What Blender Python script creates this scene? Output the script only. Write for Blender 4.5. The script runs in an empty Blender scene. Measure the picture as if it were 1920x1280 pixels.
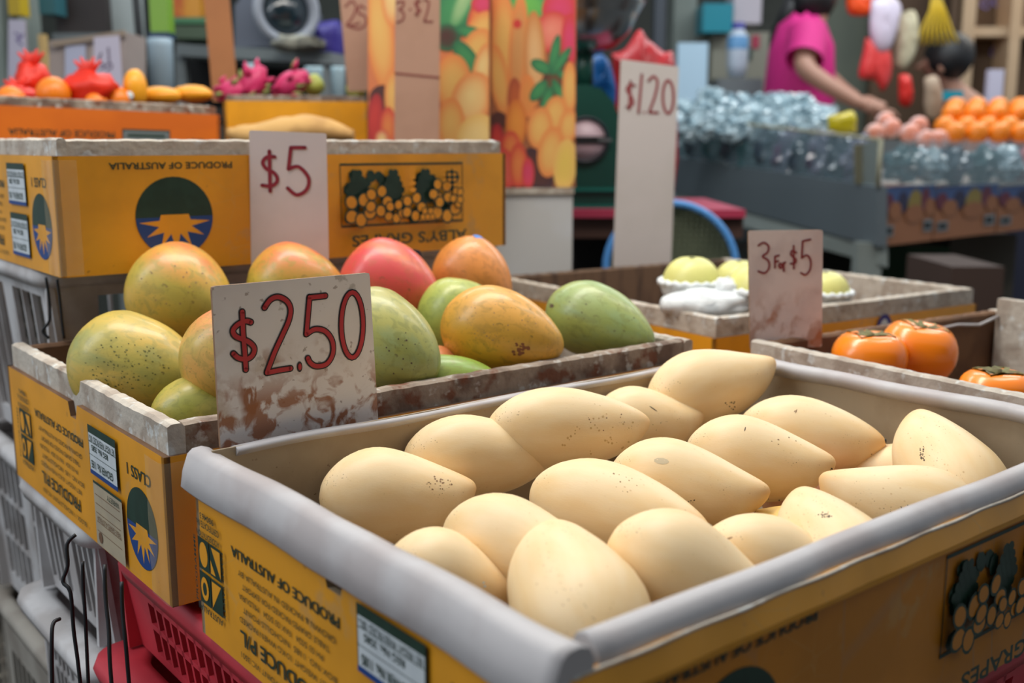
import bpy, bmesh, math, random
from mathutils import Vector, Matrix, noise
random.seed(7)
S = bpy.context.scene
COL = S.collection
PI = math.pi
# ------------------------------------------------------------------ camera, light, exposure
CAMZ = 1.22
F = 2008.0                      # focal length in pixels of the 1920 px wide frame
PITCH = math.radians(10.44)
cd = bpy.data.cameras.new('camera'); cam = bpy.data.objects.new('camera', cd); COL.objects.link(cam)
cam.location = (0, 0, CAMZ); cam.rotation_euler = (PI/2 - PITCH, 0, 0)
cd.sensor_width = 36; cd.lens = F/1920*36; cd.clip_start = 0.02; cd.clip_end = 60
cd.dof.use_dof = True; cd.dof.focus_distance = 0.86; cd.dof.aperture_fstop = 4.8; cd.dof.aperture_blades = 9
S.camera = cam
S.view_settings.view_transform = 'Standard'; S.view_settings.look = 'None'
S.view_settings.gamma = 1; S.view_settings.use_curve_mapping = False
S.view_settings.exposure = 0.0
W = bpy.data.worlds.new('hall'); S.world = W; W.use_nodes = True
W.node_tree.nodes['Background'].inputs[0].default_value = (0.80, 0.90, 1.0, 1)
W.node_tree.nodes['Background'].inputs[1].default_value = 0.52
def lamp(name, loc, rot, sx, sy, power, col):
    l = bpy.data.lights.new(name, 'AREA'); l.shape = 'RECTANGLE'; l.size = sx; l.size_y = sy
    l.energy = power; l.color = col
    o = bpy.data.objects.new(name, l); COL.objects.link(o); o.location = loc; o.rotation_euler = rot
    return o
lamp('stall_lamp', (-0.15, 1.35, 2.45), (0, 0, 0.68), 1.5, 0.35, 27, (1.0, 0.95, 0.87))
lamp('stall_lamp', (1.15, 1.7, 2.55), (0, 0, 0.68), 1.3, 0.3, 10, (1.0, 0.96, 0.90))
lamp('stall_lamp', (-1.5, 0.5, 2.2), (0, -0.7, 0.0), 1.3, 0.6, 15, (0.93, 0.96, 1.0))
lamp('stall_lamp', (-0.6, 3.0, 2.6), (0, 0, 0.2), 1.6, 0.3, 18, (0.9, 0.97, 1.0))
lamp('stall_lamp', (1.7, 4.0, 2.7), (0, 0, -0.3), 1.8, 0.3, 30, (0.9, 0.97, 1.0))
lamp('stall_lamp', (3.3, 5.4, 2.8), (0, 0, 0.3), 1.6, 0.3, 26, (1.0, 0.95, 0.85))

# ------------------------------------------------------------------ pixel -> place
cp, sp = math.cos(PITCH), math.sin(PITCH)
def ray(px, py):
    yd = py - 640
    return Vector(((px-960), F*cp - yd*sp, -(F*sp + yd*cp)))
def at(px, py, Y=None, z=None):
    r = ray(px, py)
    t = (Y/r.y) if Y is not None else ((z-CAMZ)/r.z)
    return Vector((0, 0, CAMZ)) + r*t
def onplane(px, py, P, n):
    r = ray(px, py); c = Vector((0, 0, CAMZ))
    return c + r*((P-c).dot(n)/r.dot(n))

# ------------------------------------------------------------------ materials
def lin(c):
    return tuple(((x/255)/12.92 if x/255 <= .04045 else ((x/255+.055)/1.055)**2.4) for x in c)
MATS = {}
def nt(m):
    m.use_nodes = True; return m.node_tree, m.node_tree.nodes, m.node_tree.links
def mat(name, rgb, rough=.6, var=.0, vcol=None, scale=8, bump=0, bscale=60, metal=0, coat=0, trans=0, emit=0, alpha=1, sss=0, detail=4, lo=.45, hi=.6, coords='Object', stretch=None):
    if name in MATS: return MATS[name]
    m = bpy.data.materials.new(name); t, N, L = nt(m); b = N['Principled BSDF']
    c = lin(rgb) + (1,)
    b.inputs['Base Color'].default_value = c; b.inputs['Roughness'].default_value = rough
    b.inputs['Metallic'].default_value = metal; b.inputs['Coat Weight'].default_value = coat
    b.inputs['Coat Roughness'].default_value = .12
    b.inputs['Transmission Weight'].default_value = trans
    b.inputs['Alpha'].default_value = alpha
    if sss:
        b.inputs['Subsurface Weight'].default_value = sss
        b.inputs['Subsurface Radius'].default_value = (.02, .01, .005); b.inputs['Subsurface Scale'].default_value = .3
    if emit:
        b.inputs['Emission Color'].default_value = c; b.inputs['Emission Strength'].default_value = emit
    tc = N.new('ShaderNodeTexCoord'); src = tc.outputs[coords]
    if stretch:
        mp = N.new('ShaderNodeMapping'); mp.inputs['Scale'].default_value = stretch
        L.new(src, mp.inputs[0]); src = mp.outputs[0]
    if var:
        n = N.new('ShaderNodeTexNoise'); n.inputs['Scale'].default_value = scale; n.inputs['Detail'].default_value = detail
        L.new(src, n.inputs['Vector'])
        r = N.new('ShaderNodeMapRange'); r.inputs[1].default_value = lo; r.inputs[2].default_value = hi; r.inputs[4].default_value = var
        L.new(n.outputs[0], r.inputs[0])
        x = N.new('ShaderNodeMix'); x.data_type = 'RGBA'; x.inputs[6].default_value = c
        x.inputs[7].default_value = lin(vcol or tuple(v*.7 for v in rgb)) + (1,)
        L.new(r.outputs[0], x.inputs[0]); L.new(x.outputs[2], b.inputs['Base Color'])
    if bump:
        n2 = N.new('ShaderNodeTexNoise'); n2.inputs['Scale'].default_value = bscale; n2.inputs['Detail'].default_value = 5
        L.new(src, n2.inputs['Vector'])
        bp = N.new('ShaderNodeBump'); bp.inputs['Strength'].default_value = bump; bp.inputs['Distance'].default_value = .002
        L.new(n2.outputs[0], bp.inputs['Height']); L.new(bp.outputs[0], b.inputs['Normal'])
    MATS[name] = m; return m
def layer(m, kind, scale, lo, hi, rgb, amount=1, mask_scale=None, mlo=.5, mhi=.6, zlo=None, zhi=None, axis=2, stretch=None, coords='Object', distort=0):
    """wear on top of a material: spots or blotches with a shape of their own"""
    t, N, L = nt(m); b = N['Principled BSDF']; inp = b.inputs['Base Color']
    tc = N.new('ShaderNodeTexCoord'); src = tc.outputs[coords]
    o0 = src
    if stretch:
        mp = N.new('ShaderNodeMapping'); mp.inputs['Scale'].default_value = stretch; L.new(src, mp.inputs[0]); src = mp.outputs[0]
    if kind == 'noise':
        n = N.new('ShaderNodeTexNoise'); n.inputs['Scale'].default_value = scale; n.inputs['Detail'].default_value = 6
        n.inputs['Distortion'].default_value = distort
        L.new(src, n.inputs['Vector']); val = n.outputs[0]
    elif kind == 'crack':
        n = N.new('ShaderNodeTexVoronoi'); n.feature = 'DISTANCE_TO_EDGE'; n.inputs['Scale'].default_value = scale
        L.new(src, n.inputs['Vector']); val = n.outputs['Distance']
    else:
        n = N.new('ShaderNodeTexVoronoi'); n.inputs['Scale'].default_value = scale
        L.new(src, n.inputs['Vector']); val = n.outputs['Distance']
    r = N.new('ShaderNodeMapRange'); r.inputs[1].default_value = lo; r.inputs[2].default_value = hi
    r.inputs[3].default_value = 0; r.inputs[4].default_value = amount
    L.new(val, r.inputs[0]); fac = r.outputs[0]
    def mul(a, bb):
        k = N.new('ShaderNodeMath'); k.operation = 'MULTIPLY'; L.new(a, k.inputs[0]); L.new(bb, k.inputs[1]); return k.outputs[0]
    if mask_scale:
        n = N.new('ShaderNodeTexNoise'); n.inputs['Scale'].default_value = mask_scale; n.inputs['Detail'].default_value = 3
        ad = N.new('ShaderNodeVectorMath'); ad.inputs[1].default_value = (3.1, 7.7, 1.3); L.new(o0, ad.inputs[0]); L.new(ad.outputs[0], n.inputs['Vector'])
        r = N.new('ShaderNodeMapRange'); r.inputs[1].default_value = mlo; r.inputs[2].default_value = mhi; L.new(n.outputs[0], r.inputs[0])
        fac = mul(fac, r.outputs[0])
    if zlo is not None:
        sx = N.new('ShaderNodeSeparateXYZ'); L.new(o0, sx.inputs[0])
        r = N.new('ShaderNodeMapRange'); r.inputs[1].default_value = zlo; r.inputs[2].default_value = zhi; L.new(sx.outputs[axis], r.inputs[0])
        fac = mul(fac, r.outputs[0])
    x = N.new('ShaderNodeMix'); x.data_type = 'RGBA'; x.inputs[7].default_value = lin(rgb) + (1,)
    if inp.is_linked:
        L.new(inp.links[0].from_socket, x.inputs[6])
    else: x.inputs[6].default_value = inp.default_value
    L.new(fac, x.inputs[0]); L.new(x.outputs[2], inp)
    return m
def yellow_card(name, rgb):
    m = mat(name, rgb, .42, .5, tuple(v*.86 for v in rgb), scale=9, bump=.25, bscale=25)
    layer(m, 'crack', 26, .012, .002, (205, 160, 90), .35, mask_scale=7, mlo=.52, mhi=.6)
    layer(m, 'noise', 16, .62, .68, (196, 150, 88), .55, mask_scale=60, mlo=.45, mhi=.55, distort=.6)
    layer(m, 'noise', 60, .70, .74, (120, 80, 40), .5)
    return m
YEL = yellow_card('yellow_printed_card', (234, 160, 32))
YELF = yellow_card('yellow_card_shaded_taped', (206, 130, 24))  # front face: its shade is put into this darker yellow; tape wrinkles follow
layer(YELF, 'crack', 22, .03, .004, (150, 130, 110), .45, mask_scale=4, mlo=.4, mhi=.55, stretch=(1, 1, .35))
ORA = mat('orange_printed_card', (214, 106, 14), .5, .4, (180, 80, 14), scale=6)
GRN = mat('dark_green_print', (22, 50, 36), .45, .4, (34, 66, 52), scale=60)
BLU = mat('blue_print', (18, 62, 128), .45)
WHT = mat('white_label_and_glint', (205, 212, 215), .5, .3, (170, 178, 186), scale=30)
LGR = mat('grey_label_paper', (178, 164, 138), .5, .4, (150, 140, 124), scale=30)
COLR = mat('grey_worn_board', (190, 180, 166), .8, .6, (146, 128, 112), scale=34, bump=.8, bscale=90)
layer(COLR, 'noise', 70, .58, .66, (208, 210, 206), .8)
layer(COLR, 'noise', 24, .60, .70, (104, 80, 62), .7)
COLR2 = mat('rust_stained_board', (150, 134, 118), .85, .8, (92, 70, 58), scale=30, bump=.8, bscale=90)
layer(COLR2, 'noise', 42, .53, .62, (110, 62, 38), .85)
layer(COLR2, 'noise', 90, .58, .66, (188, 184, 176), .7)
KRD = mat('brown_board_inside', (116, 84, 58), .85, .6, (84, 58, 42), scale=18, bump=.4)
KRF = mat('kraft_liner_paper', (160, 142, 116), .7, .6, (142, 122, 96), scale=18, bump=.35, bscale=30)
layer(KRF, 'noise', 190, .68, .72, (108, 80, 58), .8)
PAP = mat('grey_white_liner_paper', (182, 178, 178), .5, .7, (164, 154, 152), scale=14, bump=.3, bscale=30)
BLK = mat('black_wire', (22, 24, 28), .5)
STK = mat('blue_fruit_sticker', (70, 130, 205), .3)

# ------------------------------------------------------------------ mesh builder
def frame(n):
    n = Vector(n).normalized(); u = n.orthogonal().normalized(); return u, n.cross(u)
class MB:
    def __init__(s): s.v = []; s.f = []; s.m = []; s.mats = []; s.sm = []; s.vc = None
    def mi(s, m):
        if m not in s.mats: s.mats.append(m)
        return s.mats.index(m)
    def add(s, vs, fs, m, smooth=False):
        o = len(s.v); s.v += [Vector(p) for p in vs]; k = s.mi(m)
        for f in fs: s.f.append([i+o for i in f]); s.m.append(k); s.sm.append(smooth)
    def poly(s, pts, m): s.add(pts, [list(range(len(pts)))], m)
    def box(s, a, b, m):
        x0, y0, z0 = a; x1, y1, z1 = b
        s.add([(x0,y0,z0),(x1,y0,z0),(x1,y1,z0),(x0,y1,z0),(x0,y0,z1),(x1,y0,z1),(x1,y1,z1),(x0,y1,z1)],
              [(0,3,2,1),(4,5,6,7),(0,1,5,4),(1,2,6,5),(2,3,7,6),(3,0,4,7)], m)
    def prism(s, pts, d, m, side=None):
        """polygon pts (3D) pushed along vector d"""
        n = len(pts); d = Vector(d); a = [Vector(p) for p in pts]; b = [p+d for p in a]
        nrm = Vector((0,0,0))
        for i in range(n):
            nrm += a[i].cross(a[(i+1) % n])
        if nrm.dot(d) > 0: a, b = b, a
        s.add(a+b, [list(range(n))], m); o = len(s.v)-2*n; k = s.mi(m); ks = s.mi(side or m)
        s.f.append([o+n+i for i in range(n)][::-1]); s.m.append(k); s.sm.append(False)
        for i in range(n):
            j = (i+1) % n; s.f.append([o+i, o+n+i, o+n+j, o+j]); s.m.append(ks); s.sm.append(False)
    def tube(s, path, r, m, seg=8, cap=True):
        path = [Vector(p) for p in path]; rs = r if isinstance(r, (list, tuple)) else [r]*len(path)
        rings = []; pu = None
        for i, p in enumerate(path):
            d = (path[min(i+1, len(path)-1)]-path[max(i-1, 0)]).normalized()
            if pu is None: u, w = frame(d)
            else:
                u = (pu-d*pu.dot(d)).normalized(); w = d.cross(u)
            pu = u
            rings.append([p+u*math.cos(2*PI*k/seg)*rs[i]+w*math.sin(2*PI*k/seg)*rs[i] for k in range(seg)])
        s.loft(rings, m, cap)
    def loft(s, rings, m, cap=True, closed=True, smooth=True):
        n = len(rings[0]); vs = [p for r in rings for p in r]; fs = []
        for i in range(len(rings)-1):
            for k in range(n if closed else n-1):
                j = (k+1) % n; fs.append((i*n+k, i*n+j, (i+1)*n+j, (i+1)*n+k))
        s.add(vs, fs, m, smooth)
        if cap:
            o = len(s.v)-len(vs); k = s.mi(m)
            s.f.append([o+i for i in range(n)][::-1]); s.m.append(k); s.sm.append(False)
            s.f.append([o+(len(rings)-1)*n+i for i in range(n)]); s.m.append(k); s.sm.append(False)
    def lathe(s, c, prof, m, axis=(0,0,1), seg=24, smooth=True):
        """prof = [(radius, height)] round axis through c"""
        c = Vector(c); ax = Vector(axis).normalized(); u, w = frame(ax)
        rings = [[c+ax*h+(u*math.cos(2*PI*k/seg)+w*math.sin(2*PI*k/seg))*max(r, 1e-4) for k in range(seg)] for r, h in prof]
        s.loft(rings, m, False, smooth=smooth)
    def ball(s, c, r, m, seg=20, rings=12, jit=0, seed=0, js=1.5, flat=False):
        c = Vector(c); r = Vector(r) if not isinstance(r, (int, float)) else Vector((r, r, r)); R = []
        for i in range(rings+1):
            t = PI*i/rings; t = min(max(t, .02), PI-.02); ring = []
            for k in range(seg):
                d = Vector((math.sin(t)*math.cos(2*PI*k/seg), math.sin(t)*math.sin(2*PI*k/seg), -math.cos(t)))
                q = 1 + (jit*noise.noise(d*js+Vector((seed, seed*.7, 3))) if jit else 0)
                ring.append(c+Vector((d.x*r.x, d.y*r.y, d.z*r.z))*q)
            R.append(ring)
        s.loft(R, m, False, smooth=not flat)
    def build(s, name, parent=None, base=None, rotz=0, world=True):
        """one mesh object; verts given in world space (world=True) or in the parent's own space"""
        me = bpy.data.meshes.new(name)
        vs = s.v
        if parent is not None:
            inv = parent.matrix_basis.inverted() if world else None
            if parent.parent is not None and world: inv = inv @ parent.parent.matrix_basis.inverted()
            if world: vs = [inv @ p for p in vs]
            loc = Vector((0,0,0))
        else:
            if base is None:
                xs = [p.x for p in vs]; ys = [p.y for p in vs]; zs = [p.z for p in vs]
                base = Vector(((min(xs)+max(xs))/2, (min(ys)+max(ys))/2, min(zs)))
            loc = Vector(base); vs = [p-loc for p in vs]
        me.from_pydata([tuple(p) for p in vs], [], s.f)
        for m in s.mats: me.materials.append(m)
        for i, p in enumerate(me.polygons): p.material_index = s.m[i]; p.use_smooth = s.sm[i]
        if s.vc:
            ca = me.color_attributes.new('Col', 'FLOAT_COLOR', 'POINT')
            for i, c in enumerate(s.vc): ca.data[i].color = c
        me.update()
        o = bpy.data.objects.new(name, me); COL.objects.link(o); o.location = loc
        if parent is not None: o.parent = parent
        return o
def tag(o, label=None, cat=None, group=None, kind=None):
    if label: o['label'] = label
    if cat: o['category'] = cat
    if group: o['group'] = group
    if kind: o['kind'] = kind
    return o
def thing(name, label, cat, loc, rz=0, group=None):
    o = bpy.data.objects.new(name, None); COL.objects.link(o); o.empty_display_size = .02
    o.location = loc; o.rotation_euler = (0, 0, rz)
    o.matrix_basis = Matrix.Translation(Vector(loc)) @ Matrix.Rotation(rz, 4, 'Z')
    return tag(o, label, cat, group)
def pxbox(x0, y0, x1, y1, Y, depth, m, mb=None, yaw=0):
    """solid block whose front spans the given picture rectangle at forward distance Y"""
    mb = mb or MB(); ym = (y0+y1)/2
    a = at(x0, ym, Y); b = at(x1, ym, Y); xm = (x0+x1)/2
    zt = at(xm, y0, Y).z; zb = at(xm, y1, Y).z
    mb.box((a.x, Y, zb), (b.x, Y+depth, zt), m); return mb
TEXTS = {}
def textgeo(s, bold=.0):
    k = (s, bold)
    if k in TEXTS: return TEXTS[k]
    c = bpy.data.curves.new('tmp', 'FONT'); c.body = s; c.size = 1; c.offset = bold; c.resolution_u = 3
    o = bpy.data.objects.new('tmp', c); COL.objects.link(o)
    dg = bpy.context.evaluated_depsgraph_get(); dg.update()
    me = o.evaluated_get(dg).to_mesh()
    vs = [(v.co.x, v.co.y) for v in me.vertices]; fs = [list(p.vertices) for p in me.polygons]
    o.evaluated_get(dg).to_mesh_clear(); bpy.data.objects.remove(o); bpy.data.curves.remove(c)
    x0 = min(v[0] for v in vs); x1 = max(v[0] for v in vs); y0 = min(v[1] for v in vs); y1 = max(v[1] for v in vs)
    TEXTS[k] = ([((x-x0)/(x1-x0), (y-y0)/(y1-y0)) for x, y in vs], fs); return TEXTS[k]
class Face:
    """a flat printed face: origin o, right ex, up ey, and outward normal"""
    def __init__(s, o, ex, ey): s.o = Vector(o); s.ex = Vector(ex).normalized(); s.ey = Vector(ey).normalized(); s.n = s.ex.cross(s.ey); s.k = 1
    def p(s, x, y, e=0): return s.o+s.ex*x+s.ey*y+s.n*e
    def e(s): s.k += 1; return .0003+.00006*s.k
    def text(s, mb, t, x0, y0, x1, y1, m, flip=True, bold=.012):
        vs, fs = textgeo(t, bold); e = s.e(); q = []
        for u, v in vs:
            if flip: u, v = 1-u, 1-v
            q.append(s.p(x0+(x1-x0)*u, y0+(y1-y0)*v, e))
        mb.add(q, fs, m)
    def rect(s, mb, x0, y0, x1, y1, m): e = s.e(); mb.poly([s.p(x0,y0,e), s.p(x1,y0,e), s.p(x1,y1,e), s.p(x0,y1,e)], m)
    def poly(s, mb, pts, m): e = s.e(); mb.poly([s.p(x, y, e) for x, y in pts], m)
    def disc(s, mb, x, y, rx, ry, m, n=32, a0=0, a1=2*PI, rot=0):
        c, d = math.cos(rot), math.sin(rot)
        s.poly(mb, [(x+rx*math.cos(a0+(a1-a0)*i/n)*c-ry*math.sin(a0+(a1-a0)*i/n)*d, y+rx*math.cos(a0+(a1-a0)*i/n)*d+ry*math.sin(a0+(a1-a0)*i/n)*c) for i in range(n if a1-a0 > 6.2 else n+1)], m)
def crom(pts, k=5):
    out = []; P = [pts[0]]+list(pts)+[pts[-1]]
    for i in range(1, len(P)-2):
        a, b, c, d = P[i-1], P[i], P[i+1], P[i+2]
        for j in range(k):
            t = j/k
            out.append(tuple(.5*(2*b[q]+(c[q]-a[q])*t+(2*a[q]-5*b[q]+4*c[q]-d[q])*t*t+(3*b[q]-a[q]-3*c[q]+d[q])*t**3) for q in range(len(b))))
    out.append(tuple(pts[-1])); return out
def ribbon(mb, pts, w, e, face, m, closed=False):
    """flat painted stroke along 2D face coordinates"""
    n = len(pts); L = []; R = []
    for i in range(n):
        a = pts[(i-1) % n] if closed else pts[max(i-1, 0)]; b = pts[(i+1) % n] if closed else pts[min(i+1, n-1)]
        dx, dy = b[0]-a[0], b[1]-a[1]; l = math.hypot(dx, dy) or 1; nx, ny = -dy/l*w/2, dx/l*w/2
        L.append((pts[i][0]+nx, pts[i][1]+ny)); R.append((pts[i][0]-nx, pts[i][1]-ny))
    vs = [face.p(x, y, e) for x, y in L]+[face.p(x, y, e) for x, y in R]
    fs = [(n+i, n+(i+1) % n, (i+1) % n, i) for i in range(n if closed else n-1)]
    if not closed:
        for end, prv in ((0, 1), (n-1, n-2)):
            cx, cy = pts[end]; vv = [face.p(cx+w/2*math.cos(2*PI*k/12), cy+w/2*math.sin(2*PI*k/12), e) for k in range(12)]
            mb.add(vv, [list(range(12))], m)
    mb.add(vs, fs, m)

# ------------------------------------------------------------------ the setting
fl = MB(); fl.box((-6, -3, -.05), (8, 9, 0), mat('wet_concrete_floor', (92, 90, 86), .45, .6, (60, 58, 56), scale=2, bump=.3, bscale=12)); tag(fl.build('floor'), kind='structure')
wb = MB(); wb.box((-6, 7.6, 0), (8, 7.75, 3.4), mat('dim_hall_wall', (96, 98, 90), .8, .6, (52, 52, 50), scale=1.1)); tag(wb.build('wall_back'), kind='structure')
wl = MB(); wl.box((-3.6, 3.2, 0), (-3.5, 7.6, 3.4), mat('pale_hall_wall', (150, 158, 152), .7, .5, (110, 118, 112), scale=1.5)); tag(wl.build('wall_left'), kind='structure')

wf = MB(); wf.box((-.9, -1.5, 0), (6, -1.4, 3.2), mat('dark_light_blocker', (96, 88, 80), .8, .5, (52, 46, 42), scale=1.5)); tag(wf.build('light_blocker'), kind='structure')  # unseen wall added behind the camera to block light
# ------------------------------------------------------------------ cartons
YAW = math.radians(38.9)
U = Vector((math.cos(YAW), math.sin(YAW), 0)); V = Vector((-math.sin(YAW), math.cos(YAW), 0))
def star(f, mb, x, y, R, r, m):
    pts = [(-.42*r*2, 0), (-.95*R, -.16*R)]
    pts = [(-.38*R, .02*R)]
    tips = [(-.92, -.16), (-.74, -.52), (-.40, -.80), (0, -.92), (.40, -.80), (.74, -.52), (.92, -.16)]
    ins = [(-.42, -.28), (-.30, -.42), (-.12, -.46), (.12, -.46), (.30, -.42), (.42, -.28)]
    q = [(-.36, .02), (-.40, -.12)]
    for i, t in enumerate(tips):
        q.append(t)
        if i < 6: q.append(ins[i])
    q += [(.40, -.12), (.36, .02)]
    f.poly(mb, [(x+a*R, y+b*R) for a, b in q], m)
def round_logo(f, mb, x, y, R, ground):
    f.disc(mb, x, y, R, R, GRN, 40)
    f.disc(mb, x, y, R*.99, R*.99, BLU, 24, PI, 2*PI)
    star(f, mb, x, y+.04*R, R, R*.4, ground)
def vine_print(f, mb, x0, y0, x1, y1, ground):
    w, h = x1-x0, y1-y0
    ribbon(mb, [(x0, y0), (x1, y0), (x1, y1), (x0, y1)], .0028, f.e(), f, GRN, True)
    rnd = random.Random(5)
    for i in range(26):       # dark leaf mass behind the fruit
        f.disc(mb, x0+w*(.05+.9*rnd.random()), y0+h*(.1+.75*rnd.random()), w*.045, h*.09, GRN, 7, rot=rnd.random()*3)
    for cx in (.12, .40, .66):
        for r in range(6):
            k = 5-abs(r-2)
            for q in range(k):
                f.disc(mb, x0+w*(cx+(q-(k-1)/2)*.035), y0+h*(.38+.095*r), w*.024, h*.062, GRN, 8)
    for (cx, cy, R) in ((.12, .25, .2), (.27, .4, .17), (.40, .2, .14), (.55, .28, .16), (.82, .25, .2), (.78, .5, .16), (.66, .12, .1), (.93, .42, .12)):
        for a in range(5):
            t = a*2*PI/5+cx*9
            px_, py_ = x0+w*cx+w*R*.42*math.cos(t), y0+h*cy+h*R*1.0*math.sin(t)
            px_ = min(max(px_, x0+w*.06), x1-w*.06); py_ = min(max(py_, y0+h*.1), y1-h*.1)
            f.disc(mb, px_, py_, w*R*.28, h*R*.62, GRN, 12, rot=t)
            f.disc(mb, px_, py_, w*R*.21, h*R*.48, ground, 12, rot=t)
    for a in range(4):
        for b in range(5): f.disc(mb, x0+w*(.80+.045*b), y1-h*(.10+.09*a), w*.016, h*.03, ground, 8)
        f.disc(mb, x0+w*.53, y1-h*(.1+.11*a), w*.028, h*.045, ground, 8)
def code_logo(f, mb, x0, y0, x1, y1, ground):
    w, h = x1-x0, y1-y0
    for a in (0, 1):
        for b in (0, 1):
            f.rect(mb, x0+a*w*.52, y0+b*h*.52, x0+a*w*.52+w*.48, y0+b*h*.52+h*.48, GRN)
    f.disc(mb, x0+w*.24, y0+h*.76, w*.18, h*.19, ground, 20)
    f.poly(mb, [(x0+w*.56, y0+h*.04), (x0+w*.96, y0+h*.44), (x0+w*.56, y0+h*.44)], ground)
    f.poly(mb, [(x0+w*.60, y0+h*.96), (x0+w*.98, y0+h*.56), (x0+w*.98, y0+h*.96)], ground)
    f.poly(mb, [(x0+w*.56, y0+h*.56), (x0+w*.76, y0+h*.56), (x0+w*.56, y0+h*.76)], ground)
    f.disc(mb, x0+w*.24, y0+h*.24, w*.17, h*.18, ground, 20); f.disc(mb, x0+w*.24, y0+h*.24, w*.09, h*.10, GRN, 16)
    f.text(mb, 'AUSTRALIA', x0, y0-h*.13, x1, y0-h*.03, GRN); f.text(mb, 'ACCREDITATION', x0, y1+h*.03, x1, y1+h*.12, GRN)
    f.text(mb, 'CERTIFICATE No.', x0, y1+h*.18, x1, y1+h*.28, GRN); f.text(mb, '980463', x0+w*.2, y1+h*.31, x0+w*.8, y1+h*.40, GRN)
    # upright words either side of the squares
    for xx, wd, sgn in ((x0-w*.16, 'PROGRAMME', 1), (x1+w*.06, 'FOOD SAFETY', -1)):
        vs, fs = textgeo(wd, .012); e = f.e()
        q = [f.p(xx+(w*.10)*(1-v if sgn > 0 else v), y0+h*(u if sgn > 0 else 1-u), e) for u, v in vs]
        mb.add(q, fs if sgn > 0 else fs, GRN)
def side_print(f, mb, L, h, ground, lab=True):
    """short side of a carton: near end on the right"""
    k = h/.12
    round_logo(f, mb, L-.056, .048*k, .034*k, ground)
    f.text(mb, 'CLASS 1', L-.082, .088*k, L-.030, .098*k, GRN)
    f.text(mb, 'PRODUCE OF AUSTRALIA', L-.345, .084*k, L-.195, .092*k, GRN, bold=.02)
    rows = ['GROWN & PACKED IN AUSTRALIA BY', 'TABLE GRAPES PACKED FOR EXPORT', 'PH 03 5024   FAX 03 5024   MILDURA', 'BOX NO. 1185  NICHOLLS POINT', 'NET WEIGHT 10 KG WHEN PACKED']
    for i, t in enumerate(rows): f.text(mb, t, L-.335+.006*(i % 2), (.072-.009*i)*k, L-.20-.008*(i % 3), (.0765-.009*i)*k, GRN, bold=0)
    f.text(mb, 'PRODUCE P/L', L-.335, .018*k, L-.215, .030*k, GRN, bold=.02)
    f.text(mb, 'BLOCK 11 NICHOLLS POINT VIC 3501', L-.335, .008*k, L-.20, .0125*k, GRN, bold=0)
    code_logo(f, mb, L-.402, .028*k, L-.362, .082*k, ground)
def label_white(f, mb, x0, y0, x1, y1, title='NET WEIGHT WHEN PACKED 10KG'):
    f.rect(mb, x0, y0, x1, y1, GRN); f.rect(mb, x0+.0012, y0+.0012, x1-.0012, y1-.0012, WHT)
    f.rect(mb, x0, y1-.007, x1, y1, GRN); f.rect(mb, x0, y0, x1, y0+.004, BLU)
    h = y1-y0
    f.text(mb, title, x0+.003, y1-.2*h-.006, x1-.003, y1-.2*h, GRN, bold=0)
    f.rect(mb, x0, y1-.34*h, x1, y1-.33*h, GRN)
    f.text(mb, 'REG No. 3585', x0+.008, y1-.50*h, x1-.02, y1-.38*h, GRN)
    f.rect(mb, x0, y1-.60*h, x1, y1-.59*h, GRN)
    f.text(mb, 'GROWER No. 1185', x0+.005, y1-.86*h, x1-.01, y1-.70*h, GRN)
def front_print(f, mb, L, h, ground):
    k = h/.12
    round_logo(f, mb, .123, .056*k, .042*k, ground)
    f.text(mb, 'PRODUCE OF AUSTRALIA', .055, .106*k, .192, .113*k, GRN, bold=.02)
    vine_print(f, mb, .330, .036*k, .512, .108*k, ground)
    f.text(mb, "ALBY'S GRAPES", .337, .012*k, .51, .026*k, GRN, bold=.02)
def wavy_rail(mb, p0, p1, inward, z0, z1, th, m, seg=80, amp=.0008, seed=0, inner=None):
    """thick worn board edge: ragged on top"""
    p0 = Vector(p0); p1 = Vector(p1); inn = Vector(inward).normalized()*th; rings = []
    for i in range(seg+1):
        t = i/seg; p = p0.lerp(p1, t)
        j = amp*noise.noise(Vector((t*seg*.45, seed, 0)))+amp*(1 if (i//2) % 2 else -.3)*.5
        k = amp*1.4*noise.noise(Vector((t*6, seed, 4)))
        q = [p+inn*0+Vector((0,0,z0)), p+Vector((0,0,z1-.002+j*.6))-inn.normalized()*k, p+inn*.25+Vector((0,0,z1+j)), p+inn*.78+Vector((0,0,z1+j*.8)), p+inn+Vector((0,0,z1-.003+j*.4)), p+inn+Vector((0,0,z0))]
        rings.append(q)
    mb.loft(rings, m, True, smooth=False)
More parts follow.
